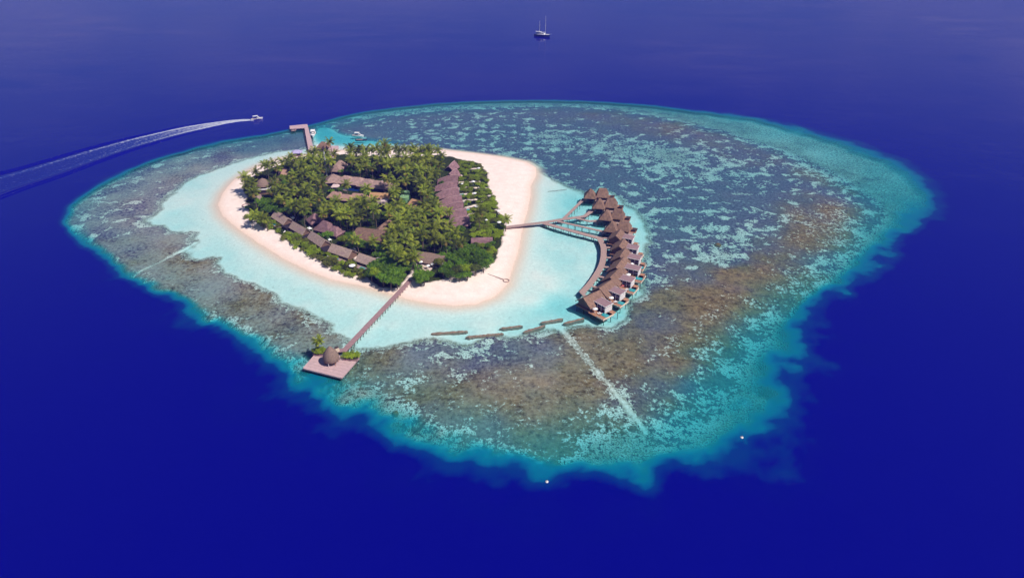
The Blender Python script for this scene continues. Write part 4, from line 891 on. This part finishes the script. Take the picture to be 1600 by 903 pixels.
def boat(name, px, rz, L_, Bm, H, label, cat, hullmat='white_paint', top=True, group=None, bow_up=0):
    x, y = wxy(*px); e = empty(name, (0, 0, 0), label, cat, group)
    m = MB(); hull(m, L_, Bm, H); fixn(part(m, 'hull', M[hullmat], e))
    m = MB(); m.add([(-L_ * .46, -Bm * .34, H * .98), (L_ * .1, -Bm * .42, H * .99), (L_ * .1, Bm * .42, H * .99), (-L_ * .46, Bm * .34, H * .98), (-L_ * .46, -Bm * .34, H * 1.02), (L_ * .1, -Bm * .42, H * 1.03), (L_ * .1, Bm * .42, H * 1.03), (-L_ * .46, Bm * .34, H * 1.02)], [(0, 3, 2, 1), (4, 5, 6, 7), (0, 1, 5, 4), (1, 2, 6, 5), (2, 3, 7, 6), (3, 0, 4, 7)])
    part(m, 'cockpit_floor', M['deck_wood'], e)
    if top:
        m = MB(); m.box((L_ * .1, 0, H + .55), (L_ * .26, Bm * .62, 1.0), 0, .82); part(m, 'cabin', M['white_paint'], e)
        m = MB(); m.box((L_ * .1, 0, H + .7), (L_ * .25, Bm * .6, .35), 0, .96); part(m, 'windscreen', M['glass_dark'], e)
        m = MB(); m.box((-L_ * .1, 0, H + 2.1), (L_ * .42, Bm * .8, .16)); part(m, 'canopy', M['white_cloth'], e)
        for sx in (-.28, .08):
            for sy in (-1, 1): m = MB(); m.tube([(L_ * sx, sy * Bm * .34, H), (L_ * sx, sy * Bm * .34, H + 2.05)], .05, 5); part(m, 'canopy_post', M['metal_pale'], e)
        m = MB(); m.box((-L_ * .35, 0, H + .28), (L_ * .1, Bm * .6, .5)); part(m, 'seat', M['cream_cloth'], e)
    for sy in (-1, 1): m = MB(); m.box((-L_ * .52, sy * Bm * .15, H * .5), (.5, .4, .9)); part(m, 'outboard_motor', M['boat_dark'], e)
    e.location = (x, y, .05); e.rotation_euler = (0, -bow_up, rz); return e
d_, _ = unit(W(383, 187.5), W(410, 185)); sb_rz = math.atan2(d_.y, d_.x)
boat('speedboat', (402, 187), sb_rz, 10, 3.1, 1.1, 'white speedboat racing with a long white wake across the blue water', 'speedboat', bow_up=.06)
boat('motor_launch', (489.5, 212), R(-78), 13.5, 4.4, 1.6, 'broad white canopied launch moored against the arrival jetty', 'motor launch')
boat('tender_boat', (560, 214), R(-6), 9.5, 2.9, 1.3, 'white topped boat anchored in the turquoise pool, larger of the pair', 'boat')
boat('open_dinghy', (565, 220), R(4), 9, 2.5, .9, 'dark open dinghy beside the white topped boat in the turquoise pool', 'dinghy', 'boat_dark', top=False)
# two-masted sailing yacht
x, y = wxy(847.5, 57.5); e = empty('sailing_yacht', (0, 0, 0), 'white two masted sailing yacht with blue hull anchored far out', 'sailing yacht')
m = MB(); hull(m, 24, 6.4, 2.6, .8, .6); fixn(part(m, 'hull', M['boat_blue'], e))
m = MB(); m.add([(-11.5, -1.9, 2.6), (2, -3.1, 2.66), (9, -1.6, 3.2), (11.6, 0, 3.45), (9, 1.6, 3.2), (2, 3.1, 2.66), (-11.5, 1.9, 2.6)] + [(-11.5, -1.9, 2.85), (2, -3.1, 2.9), (9, -1.6, 3.45), (11.6, 0, 3.7), (9, 1.6, 3.45), (2, 3.1, 2.9), (-11.5, 1.9, 2.85)], [tuple(range(7))[::-1], tuple(range(7, 14))] + [(i, (i + 1) % 7, 7 + (i + 1) % 7, 7 + i) for i in range(7)])
part(m, 'deck', M['white_paint'], e)
m = MB(); m.box((-3, 0, 3.8), (13, 4.0, 1.9), 0, .92); cb = part(m, 'cabin', M['white_paint'], e)
for q in range(4): m = MB(); m.box((-7 + 2.7 * q, 0, 4.0), (1.6, 4.06, .7), 0, .95); part(m, 'window', M['glass_dark'], cb)
m = MB(); m.box((-5.5, 0, 5.9), (8, 4.4, .2)); part(m, 'awning', M['white_cloth'], e)
for hx, hz, sp_ in ((4.5, 27, (14, 20.5)), (-4.5, 20, (14.5,))):
    m = MB(); m.tube([(hx, 0, 2), (hx, 0, hz)], [.34, .2], 8); mt = part(m, 'mast', M['metal_pale'], e)
    for z in sp_: m = MB(); m.tube([(hx, -1.7, z), (hx, 1.7, z)], .12, 5); part(m, 'spreader', M['metal_pale'], mt)
    m = MB(); m.tube([(hx - .3, 0, 6.3), (hx - 6.5, 0, 6.0)], .22, 6); part(m, 'boom', M['white_cloth'], e)
m = MB(); m.tube([(11, 0, 3.6), (14.5, 0, 4.4)], .14, 6); part(m, 'bowsprit', M['metal_pale'], e)
e.location = (x, y, 0); e.rotation_euler = (0, 0, R(-28))
# mooring buoys
for px, lab in (((854.5, 752.5), 'round white mooring buoy off the near tip of the reef'), ((1159, 683.5), 'white mooring buoy over the teal right slope of the reef')):
    x, y = wxy(*px); e = empty('mooring_buoy', (x, y, 0), lab, 'buoy', None)
    m = MB(); m.lathe([(.2, -.2), (.42, -.15), (.55, .1), (.46, .3), (.25, .36), (.02, .36)], (x, y, 0), 18); part(m, 'float', M['white_paint'], e, smooth=True)
    m = MB(); m.tube([(x, y, .3), (x, y, .75)], .13, 6); part(m, 'mooring_eye', M['teak'], e)
# coral heads
for (px, py, r_, lab) in ((866, 714, 1.5, 'orange brown coral head, left one of the pair near the reef tip'), (872, 717, 1.3, 'orange brown coral head, right one of the pair near the reef tip'), (858, 716.5, 1.0, 'smallest round coral head near the reef tip'), (617, 641, 1.2, 'lone brown coral head on the near left reef edge'), (1122, 381, 2.0, 'low coral mound amid the pale right flat')):
    x, y = wxy(px, py); i_ = np.argmin(abs(xs - x)); j_ = np.argmin(abs(ys - y)); zb = float(Z[j_, i_]); m = MB()
    m.lathe([(r_, -.6), (r_ * 1.05, .2), (r_ * .85, .8), (r_ * .4, 1.15), (.02, 1.2)], (x, y, zb), 16, wob=.12); tag(m.build('coral_head', M['coral_rock']), lab, 'coral head')

# ------------------------------------------------------------------ wake of the speedboat
def wake(px, half, label):
    line = smooth_line([wxy(*p) for p in px], 14); n = len(line); nc = 161; co = np.zeros((n, nc, 3)); fo = np.zeros((n, nc))
    s_ = np.zeros(n)
    for i in range(1, n): s_[i] = s_[i - 1] + (line[i] - line[i - 1]).length
    for i in range(n):
        d = (line[min(i + 1, n - 1)] - line[max(i - 1, 0)]).normalized(); nr = Vector((d.y, -d.x, 0)); hw = half(s_[i])
        for j in range(nc):
            v = 1 - 2 * j / (nc - 1); q = line[i] - nr * (v * hw); a = abs(v)
            arm = (.5 + .5 * math.cos((a - .90) * 2 * math.pi / .17)) * math.exp(-((a - .82) / .17) ** 2)
            z = .02 + .7 * arm * min(1, s_[i] / 130) * (1 if s_[i] < 900 else .8) - .25 * max(0, (a - .97) / .03)
            co[i, j] = (q.x, q.y, z)
            age = s_[i]
            near = 1.2 * math.exp(-age / 45)
            core = near * math.exp(-((a) / .55) ** 2)
            edge = math.exp(-((v - (-.46)) / (.09)) ** 2) * math.exp(-age / 115) * 1.15 + math.exp(-((v - .46) / .12) ** 2) * math.exp(-age / 60) * 1.1
            inner = (1 if a < .55 else 0) * math.exp(-age / 80) * .30
            fo[i, j] = min(1.2, core + edge + inner + .08 * (a < .6) * math.exp(-age / 200))
    i = np.arange(n * nc).reshape(n, nc); q = np.stack([i[:-1, :-1], i[:-1, 1:], i[1:, 1:], i[1:, :-1]], -1).reshape(-1, 4)
    me = bpy.data.meshes.new('wake'); me.from_pydata(co.reshape(-1, 3).tolist(), [], q.tolist()); me.polygons.foreach_set('use_smooth', [True] * len(me.polygons))
    at = me.attributes.new('foam', 'FLOAT', 'POINT'); at.data.foreach_set('value', fo.ravel().astype(np.float32))
    me.materials.append(M['wake']); o = bpy.data.objects.new('wake', me); C.objects.link(o); fixn(o)
    if o.data.polygons[0].normal.z < 0: o.data.flip_normals()
    return tag(o, label, 'wake', None, 'stuff')
t = NT('wake_foam'); p = t.pos(); fo = t.attr('foam'); nz = t.noise(.35, 5, .7, t.mapv(p, (1, 2.2, 1), (0, 0, -.35)))
f = t.rng(t.math('ADD', fo, t.math('MULTIPLY', t.math('SUBTRACT', nz, .5), 2.4)), .34, .95, 0, .92)
cl = t.mix(f, (.0, .0003, .19), (.72, .72, .76)); cl = t.mix(t.rng(fo, .02, .3, 0, .14), cl, (.05, .16, .45))
df = t.n('BsdfDiffuse'); t.l(cl, df.inputs[0])
bp = t.n('Bump', Strength=.3, Distance=.4); t.l(t.noise(.35, 4, .6, t.mapv(p, (1, 1.7, 1), (0, 0, .5))), bp.inputs['Height'])
gl = t.n('BsdfGlossy', Roughness=.07); t.l(bp.outputs[0], gl.inputs['Normal']); fr = t.n('Fresnel', IOR=1.33); t.l(bp.outputs[0], fr.inputs['Normal'])
sh = t.n('MixShader'); t.l(fr.outputs[0], sh.inputs[0]); t.l(df.outputs[0], sh.inputs[1]); t.l(gl.outputs[0], sh.inputs[2]); M['wake'] = t.out(sh.outputs[0])
wake([(397,187.6),(375,188.6),(345,192.5),(290,203),(240,215),(190,228.5),(130,247),(60,270),(0,288),(-90,318),(-200,352)], lambda s_: 3.0 + min(s_, 50) * .14 + s_ * .085, 'white foam wake trailing in a curve behind the speedboat')
# ------------------------------------------------------------------ sea air
m = MB(); m.box((0, 1500, 98), (9000, 6000, 330)); hz = m.build('haze', [])
hz.data.materials.clear()
t = NT('haze_air'); v_ = t.n('VolumePrincipled'); v_.inputs['Color'].default_value = (.15, .17, 1.0, 1); v_.inputs['Density'].default_value = HAZE
o_ = t.n('OutputMaterial'); t.l(v_.outputs[0], o_.inputs['Volume']); hz.data.materials.append(t.m)
tag(hz, 'thin bluish sea haze over the water', 'haze', None, 'stuff')
#%%PART3%%
# ------------------------------------------------------------------ vegetation
def palm_crown(seed, old=.16, n=18, ln=3.7):
    r = random.Random(seed); mb = MB()
    for k in range(n):
        az = k * 2.39996 + r.uniform(-.25, .25); lay = k / n
        el = R(72) - R(88) * lay ** .9 + r.uniform(-.12, .12); L_ = ln * (.78 + .3 * math.sin(math.pi * min(1, lay + .25))) * r.uniform(.9, 1.1)
        droop = R(62) * (.7 + .6 * lay) * r.uniform(.85, 1.15); mb.mi = 1 if (lay > .8 and r.random() < .28) or r.random() < old * .15 else (2 if r.random() < .36 else 0)
        h = Vector((math.cos(az), math.sin(az), 0)); side = Vector((-math.sin(az), math.cos(az), 0)); p = Vector((0, 0, 0)); pts = [p.copy()]; N = 9; dirs = []
        for i in range(N):
            a = el - droop * (i / N) ** 1.3; d = h * math.cos(a) + Vector((0, 0, math.sin(a))); p = p + d * (L_ / N); pts.append(p.copy()); dirs.append(d)
        dirs.append(dirs[-1])
        for i in range(N):
            w0, w1 = .07 * (1 - i / N) + .02, .07 * (1 - (i + 1) / N) + .02
            mb.add([pts[i] - side * w0, pts[i] + side * w0, pts[i + 1] + side * w1, pts[i + 1] - side * w1], [(0, 1, 2, 3)])
        M_ = 15
        for q in range(1, M_ + 1):
            u = q / M_; i = min(N - 1, int(u * N)); b = pts[i].lerp(pts[i + 1], u * N - i) if u < 1 else pts[-1]; d = dirs[i]
            upv = side.cross(d); upv = upv if upv.z > 0 else -upv
            ll = (.28 + .85 * math.sin(math.pi * (.12 + .8 * u)) ** .8) * ln / 3.7 * r.uniform(.85, 1.1); wd = .125 * ln / 3.7
            for s_ in (-1, 1):
                t_ = (side * s_ * .80 + d * .55 - upv * r.uniform(.18, .5)).normalized(); tip = b + t_ * ll
                mb.add([b - d * wd, b + d * wd, tip + d * wd * .4, tip - d * wd * .4], [(0, 1, 2, 3)])
    me = bpy.data.meshes.new('crown'); me.from_pydata(mb.v, [], mb.f); me.materials.append(M['palm_leaf']); me.materials.append(M['palm_old']); me.materials.append(M['palm_highlight'])
    me.polygons.foreach_set('material_index', mb.m); return me
def palm_trunk(seed, h):
    r = random.Random(seed); bx, by = r.uniform(-1, 1) * h * .09, r.uniform(-1, 1) * h * .09; m = MB()
    pts = [Vector((bx * (u / 6) ** 1.6, by * (u / 6) ** 1.6, h * u / 6 - (.4 if u == 0 else 0))) for u in range(7)]
    m.tube(pts, [.26, .20, .17, .155, .145, .14, .15], 7)
    me = bpy.data.meshes.new('trunk'); me.from_pydata(m.v, [], m.f); me.materials.append(M['trunk']); return me, pts[-1]
PALMS = []
for k in range(7):
    h = (6.0, 7.5, 8.5, 9.5, 10.5, 11.5, 12.5)[k]; tm, top = palm_trunk(90 + k, h); PALMS.append((h, tm, top, palm_crown(30 + k, ln=(3.3, 3.6, 3.9, 3.7, 4.1, 4.0, 4.2)[k])))
def leafy(seed, rx, rz, zc, nl, leaf, ncl, mat, upb=.2):
    r = random.Random(seed); vs = []; fs = []; cl = []
    for k in range(ncl):
        t_ = k * 2.39996 + r.uniform(-.4, .4); q = math.sqrt((k + .5) / ncl) * .80; ph = math.sqrt(max(0, 1 - q * q))
        cl.append((Vector((rx * q * math.cos(t_) * r.uniform(.85, 1.15), rx * q * math.sin(t_) * r.uniform(.85, 1.15), zc + rz * ph * r.uniform(.45, .95))), rx * r.uniform(.24, .42)))
    for k in range(nl):
        c, cr__ = cl[r.randrange(ncl)]; d = Vector((r.gauss(0, 1), r.gauss(0, 1), r.gauss(.25, .8))).normalized(); q = c + Vector((d.x, d.y, d.z * min(1, rz / rx * 1.2))) * cr__ * r.uniform(.7, 1.08)
        if q.z < .15: q.z = r.uniform(.1, .5)
        nrm = (d + Vector((r.gauss(0, .5), r.gauss(0, .5), r.gauss(upb, .5)))).normalized(); a = nrm.cross(Vector((r.gauss(0, 1), r.gauss(0, 1), .3))).normalized(); b = nrm.cross(a); s_ = leaf * r.uniform(.6, 1.25)
        i = len(vs); vs += [q - a * s_, q - b * s_ * .5, q + a * s_, q + b * s_ * .5]; fs.append((i, i + 1, i + 2, i + 3))
    me = bpy.data.meshes.new('crown'); me.from_pydata(vs, [], fs); me.materials.append(M[mat]); return me
def limb_mesh(seed, h, rx):
    r = random.Random(seed); m = MB(); m.tube([(0, 0, -.4), (.1, .05, h * .35), (0, .1, h * .7)], [.34, .26, .15], 7)
    for k in range(4):
        t_ = k * 1.57 + r.uniform(-.4, .4); m.tube([(0, .05, h * (.3 + .08 * k)), (rx * .35 * math.cos(t_), rx * .35 * math.sin(t_), h * .62), (rx * .65 * math.cos(t_), rx * .65 * math.sin(t_), h * .75)], [.15, .1, .05], 5)
    me = bpy.data.meshes.new('trunk'); me.from_pydata(m.v, [], m.f); me.materials.append(M['trunk']); return me
TREES = [(leafy(200 + k, 3.6, 2.6, 3.4, 2300, .30, 15, ('broad_leaf', 'broad_leaf', 'broad_leaf', 'shrub_leaf', 'shrub_dull', 'olive_leaf', 'olive_leaf')[k], .6), limb_mesh(210 + k, 5.6, 3.4)) for k in range(7)]
SHRUB = [leafy(220 + k, 1.9, 1.35, .5, 900, .20, 10, 'shrub_leaf', .9) for k in range(4)]
DULL = [leafy(230 + k, 1.9, 1.3, .5, 850, .20, 10, 'shrub_dull', .8) for k in range(3)]
BUSH = [leafy(240 + k, 2.0, 1.6, .6, 900, .24, 10, 'broad_leaf') for k in range(3)]
LAND = [('the round thatched restaurant', 412, 282), ('the beach kiosk roof', 445, 267), ('the radio mast', 507, 258), ('the steep reception hall', 528, 258), ('the reception lodge', 520, 277), ('the dark blue pool', 548, 295), ('the long brown hall', 585, 288),
        ('the low pale brown roofs', 545, 306), ('the tan barn', 592, 304), ('the green tank', 633, 306), ('the light tan roof', 646, 318), ('the spa lodge', 509, 350), ('the broad brown roof', 578, 366), ('the pointed roof wing', 602, 350), ('the hull roofed villa', 676, 404),
        ('the low hedge lodge', 750, 374), ('the farthest left beach villa', 438, 340), ('the second left beach villa', 464, 356), ('the middle left beach villa', 493, 374), ('the fourth left beach villa', 531, 392), ('the nearest left beach villa', 574, 406),
        ('the farthest violet roof', 706, 257), ('the third violet roof', 700, 281), ('the fifth violet roof', 700, 303), ('the seventh violet roof', 708, 323), ('the nearest violet roof', 716, 346), ('the long pier', 640, 440), ('the branching jetty', 792, 356), ('the ring seat', 384, 321), ('the large oval parasol', 551, 418), ('the thin groyne', 768, 430)]
PLANTS = []       # (kind words, category, root, px, py)
def plant(kind, x, y, z, s, rz, word, cat, group, mesh, trunk=None, top=None, h=2.0, sz=None, label=None):
    o = bpy.data.objects.new(kind, None); C.objects.link(o); o.location = (x, y, z); o.rotation_euler = (0, 0, rz); o.scale = (s, s, sz or s); o.empty_display_size = .5
    c = bpy.data.objects.new('crown', mesh); C.objects.link(c); c.parent = o
    if top is not None: c.location = top
    if trunk is not None: t_ = bpy.data.objects.new('trunk', trunk); C.objects.link(t_); t_.parent = o
    px, py = proj(x, y, z + h); tag(o, label, cat, group)
    if not label: PLANTS.append((word, o, px, py))
    return o
def zground(x, y):
    i_ = int(np.clip(np.searchsorted(xs, x), 0, len(xs) - 1)); j_ = int(np.clip(np.searchsorted(ys, y), 0, len(ys) - 1)); return float(Z[j_, i_])
def one(P_, px, py): return float(sdf(P_, np.array([px]), np.array([py]))[0])
def blocked(px, py, r): return any(one(P_, px, py) > -r for P_ in CLEAR if abs(P_[:, 0].mean() - px) < 60 and abs(P_[:, 1].mean() - py) < 40)
def infoot(x, y, r=0): return any((x - a) ** 2 + (y - b) ** 2 < (q + r) ** 2 for a, b, q in FOOT)
rv = random.Random(77); placed = []
def palm_at(px, py, h=None, label=None, check=False):
    k = rv.randrange(7) if h is None else min(range(7), key=lambda q: abs(PALMS[q][0] - h)); hh, tm, top, cm_ = PALMS[k]
    x, y = wxy(px, py, 1.4 + hh); s = rv.uniform(.9, 1.1)
    placed.append((x, y, 3)); w = 'short' if hh < 8 else ('tall' if hh > 11 else 'mid height')
    return plant('palm_tree', x, y, 1.35, s * 1.18, rv.uniform(0, 6.28), w + ' coconut palm', 'palm tree', 'coconut palms of the island', cm_, tm, top, h=hh, label=label)
# palms read one by one from the photograph (crown centre, height)
for q in [(383,282,9),(391,286,7),(413,260,9),(430,259,9.5),(441,255,9),(402,272,7),(437,264,7),(400,300,7),(386,293,6),(427,292,9),(430,283,7),(408,341,6),(399,334,6),(392,341,6),(415,345,6),
          (455,247,9),(451,256,8),(492,241,9),(484,243,8.5),(499,248,9),(508,243,8),(513,247,8),(523,243,7),(517,226,8),(487,252,9),(476,277,11),(467,283,9),(489,280,10),(497,287,10),(503,292,9),(511,284,10),(480,296,10),(470,303,8),(453,298,8),(456,306,7),(490,306,10),(498,312,9),(485,318,9),(476,324,8),
          (550,237,11),(557,241,9),(564,237,11),(572,239,11),(579,236,10),(587,238,11),(595,241,9),(600,233,11.5),(608,236,11),(617,234,11),(625,237,11),(633,236,11),(641,238,10),(649,236,10),(657,240,9),(666,239,11),(672,245,9),(683,238,11),(690,245,8),(561,264,10),(581,264,9),(554,257,9),(570,254,9),(590,252,9),(601,253,10),(612,254,10),(622,250,9),(634,252,9),(645,250,9),(655,254,9),(664,260,9),(676,258,8.5),(687,262,9),(640,264,9),(628,262,9),(615,264,8),(650,268,9),(662,272,9),(673,274,8.5),(683,271,8),
          (541.5,291,9),(606,284,9),(612,292,9),(620,290,10),(617,300,9),(655,290,9),(665,288,9),(672,297,8),(660,300,10),(668,310,9),(676,318,8),(684,328,8),(690,336,8),(702,334,6),(675,330,9),(664,325,9),(650,334,10),(660,340,10),
          (555,322,10),(566,318,9),(572,325,11),(581,320,10),(586,332,10),(549,332,9),(534,328,9),(527,322,9),(541,340,9),(550,350,8),(531,341,9),(562,340,9),(520,330,9),(513,322,8),(507,330,8),(505,337,8),(610,330,9),(622,322,9),(630,332,9),(640,330,8),(607,336,8),
          (653,349,10),(640,350,10),(628,352,10),(620,345,9),(668,352,9),(676,361,9),(660,364,9),(646,366,9),(634,365,10),(622,362,9),(613,368,9),(608,378,8),(618,385,9),(632,380,10),(644,381,9),(678,378,9),(689,374,8),(700,368,8),(712,372,7),(722,380,8),(628,398,9),(617,396,8),(632,410,7),(604,386,8),(748.5,337,8.5),(790,345,4.5),(548,252,7),(605,262,9)]:
    if blocked(q[0], q[1], -2) and q[:2] not in ((541.5,291),(606,284),(702,334),(505,337),(430,283),(437,264)): continue
    palm_at(*q)
PZ = np.array([(380,280),(410,264),(440,254),(470,245),(500,243),(530,252),(560,236),(600,232),(650,234),(688,240),(692,262),(680,300),(690,330),(700,352),(730,372),(715,385),(690,390),(700,395),(650,418),(612,400),(560,385),(520,372),(478,345),(440,320),(410,300),(395,310),(383,296)], float)
tries = 0; fill = 0
while fill < 62 and tries < 5000:
    tries += 1; px, py = rv.uniform(380, 730), rv.uniform(234, 415)
    if one(PZ, px, py) < 0 or blocked(px, py, 5): continue
    h = rv.choice((7.5, 8.5, 9.5, 10.5)); x, y = wxy(px, py, 1.4 + h)
    if infoot(x, y, .6) or any((x - a) ** 2 + (y - b) ** 2 < 5.4 ** 2 for a, b, _ in placed): continue
    palm_at(px, py, h); fill += 1
# broad crowned trees read from the photograph (crown centre, radius factor)
tp = []
def tree_at(px, py, s, h=5.0):
    x, y = wxy(px, py, 1.4 + h * s * .8); k = rv.randrange(7 if px > 680 or py < 270 else 5) if rv.random() < .75 else 0; cm_, tm = TREES[k]; tp.append((x, y, 3.4 * s))
    plant('broadleaf_tree', x, y, 1.35, s, rv.uniform(0, 6.28), ('large' if s > 1.05 else 'small' if s < .8 else 'medium') + ' round leafy tree', 'tree', 'broad leafed trees of the island', cm_, tm, h=4.5 * s)
for q in [(465,252,1.1),(474,256,1.2),(483,260,1.1),(470,262,1.2),(461,262,1.0),(480,268,1.1),(458,271,.9),(443,279,1.1),(447,287,1.1),(440,289,.95),(450,295,.9),(462,288,.9),(414,318,1.1),(424,315,1.1),(434,314,1.2),(443,320,1.2),(428,325,1.1),(418,328,1.0),(437,330,1.0),(447,328,.9),(455,320,.8),
          (584,418,1.1),(594,413,1.2),(606,411,1.25),(618,415,1.2),(628,421,1.1),(590,426,1.1),(602,424,1.2),(614,428,1.2),(624,432,1.0),(598,434,1.05),(610,438,1.1),(620,441,.9),(580,428,.9),(655,429,.95),(662,434,1.0),(669,430,.9),(657,437,.85),
          (640,279,1.1),(648,283,1.0),(654,276,.9),(636,288,.8),(666,283,.9),(474,334,.8),(470,326,.8),(512,368,.9),(545,368,.8),(553,376,.9),(537,374,.85),(566,382,.9),(580,384,.9),(592,388,.8),(548,384,.8),(600,398,.85),(588,398,.7),(606,402,.8),
          (706,405,1.0),(716,398,1.0),(726,394,1.05),(738,392,1.1),(749,396,1.05),(758,402,1.0),(745,408,1.1),(732,406,1.1),(720,412,1.0),(755,414,.95),(742,420,1.0),(728,420,1.0),(714,422,.95),(764,408,.8),(700,416,.9),(704,428,.8),(692,424,.8),(690,400,.8),(698,390,.8),(686,410,.8),(742,383,.6),(752,384.5,.65),(762,384,.6),(770,380,.5),(778,374,.45),(718,432,.75),(730,430,.75),
          (719,358,.8),(712,362,.7),(735,388,.9),(725,385,.8),(690,358,.8),(628,318,.8),(660,320,.8),(572,262,.9),(590,266,.9),(548,266,.9),(557,272,.9),(604,268,.8),(622,272,.9),(532,268,.6)]:
    tree_at(*q)
# hedges and bushes
sp_ = []; HZ = np.array([(716,250),(745,254),(762,263),(764,275),(766,290),(772,305),(778,325),(789,344),(790,362),(784,385),(777,400),(764,396),(740,386),(738,350),(728,325),(720,290)], float)
def bush_ok(x, y, md): return all((x - a) ** 2 + (y - b) ** 2 > md * md for a, b in sp_)
VG = np.asarray(veg)
def vegat(x, y): return float(VG[int(np.clip(np.searchsorted(ys, y), 0, len(ys) - 1)), int(np.clip(np.searchsorted(xs, x), 0, len(xs) - 1))])
tries = 0; nb = 0
while nb < 212 and tries < 9000:
    tries += 1; px, py = rv.uniform(714, 792), rv.uniform(248, 402)
    if one(HZ, px, py) < -1: continue
    x, y = wxy(px, py, 2.2)
    if vegat(x, y) < .9 or infoot(x, y, -.5) or blocked(px, py, -1) or not bush_ok(x, y, 1.9): continue
    sp_.append((x, y)); nb += 1; s = rv.uniform(.85, 1.25); d_ = rv.random() < .22
    plant('shrub', x, y, zground(x, y) - .1, s, rv.uniform(0, 6.28), 'dull green shrub' if d_ else 'bright green shrub', 'shrub', 'shrubs of the right hedges', rv.choice(DULL if d_ else SHRUB), h=1.2, sz=s * .8)
tries = 0; nb = 0
RZ = np.array([(383,338),(400,346),(424,360),(455,381),(485,400),(510,414),(540,426),(568,434),(582,425),(556,414),(545,408),(512,396),(478,374),(448,357),(424,342),(404,330)], float)
while nb < 85 and tries < 6000:
    tries += 1; px, py = rv.uniform(384, 590), rv.uniform(328, 437)
    if one(RZ, px, py) < -.5: continue
    x, y = wxy(px, py, 2.2)
    if infoot(x, y, -.3) or not bush_ok(x, y, 2.1): continue
    sp_.append((x, y)); nb += 1; s = rv.uniform(.85, 1.35); d_ = rv.random() < .35
    plant('shrub', x, y, zground(x, y) - .1, s, rv.uniform(0, 6.28), 'dull green beach shrub' if d_ else 'green beach shrub', 'shrub', 'shrubs before the left beach villas', rv.choice(DULL if d_ else SHRUB), h=1.5)
tries = 0; nb = 0
while nb < 150 and tries < 9000:
    tries += 1; px, py = rv.uniform(385, 770), rv.uniform(245, 440)
    x, y = wxy(px, py, 2.4)
    if vegat(x, y) < 1.0 or infoot(x, y, .3) or blocked(px, py, .5) or not bush_ok(x, y, 3.4): continue
    sp_.append((x, y)); nb += 1; s = rv.uniform(.8, 1.4)
    plant('bush', x, y, zground(x, y) - .1, s, rv.uniform(0, 6.28), 'dark green bush', 'bush', 'bushes under the palms', rv.choice(BUSH), h=1.6)
# planters of the sunset deck
for k, (x, y, z) in enumerate(PLANTERS):
    for q in range(4 if k else 3):
        dx = (-1.9, -.5, .9, 2.2)[q] * (1 if k else .8)
        plant('shrub', x + dx, y + rv.uniform(-.5, .5), z, 1.15, rv.uniform(0, 6), '', 'shrub', None, rv.choice(SHRUB), h=1, sz=1.0,
              label=['leftmost', 'second from left', 'third from left', 'rightmost'][q] + (' shrub in the right planter of the pink deck' if k else ' shrub in the planter behind the egg shaped hut'))
x, y, z = PLANTERS[0]; hh, tm, top, cm_ = PALMS[0]
plant('palm_tree', x - .3, y + .6, z, .95, 1, '', 'palm tree', None, cm_, tm, top, h=4, label='yellowish young palm in the planter behind the egg shaped hut')
x, y, z = PLANTERS[1]
plant('palm_tree', x + .8, y + .5, z, .42, 2, '', 'palm tree', None, palm_crown(77, n=8, ln=2.2), tm, top, h=3, label='sparse thin palm in the right planter of the pink deck')
# a label of its own for every plant: its kind, the nearest landmark, the side and how near it stands
from collections import defaultdict
bags = defaultdict(list)
for w, o, px, py in PLANTS:
    nm, lx, ly = min(LAND, key=lambda a: (a[1] - px) ** 2 + (1.6 * (a[2] - py)) ** 2); dx, dy = px - lx, py - ly
    rel = ('right of' if dx > 0 else 'left of') if abs(dx) > 1.5 * abs(dy) else ('in front of' if dy > 0 else 'behind')
    bags[(w, rel, nm)].append((dx * dx + 2.5 * dy * dy, o))
for (w, rel, nm), L__ in bags.items():
    L__.sort(key=lambda a: a[0])
    for i, (_, o) in enumerate(L__):
        o['label'] = f'{w} {rel} {nm}' if len(L__) == 1 else f'{w} {rel} {nm}, {ORD[min(i, 11)]} nearest'.replace('nearest nearest', 'the nearest')
print('plants', len(PLANTS), 'palm fill', fill)
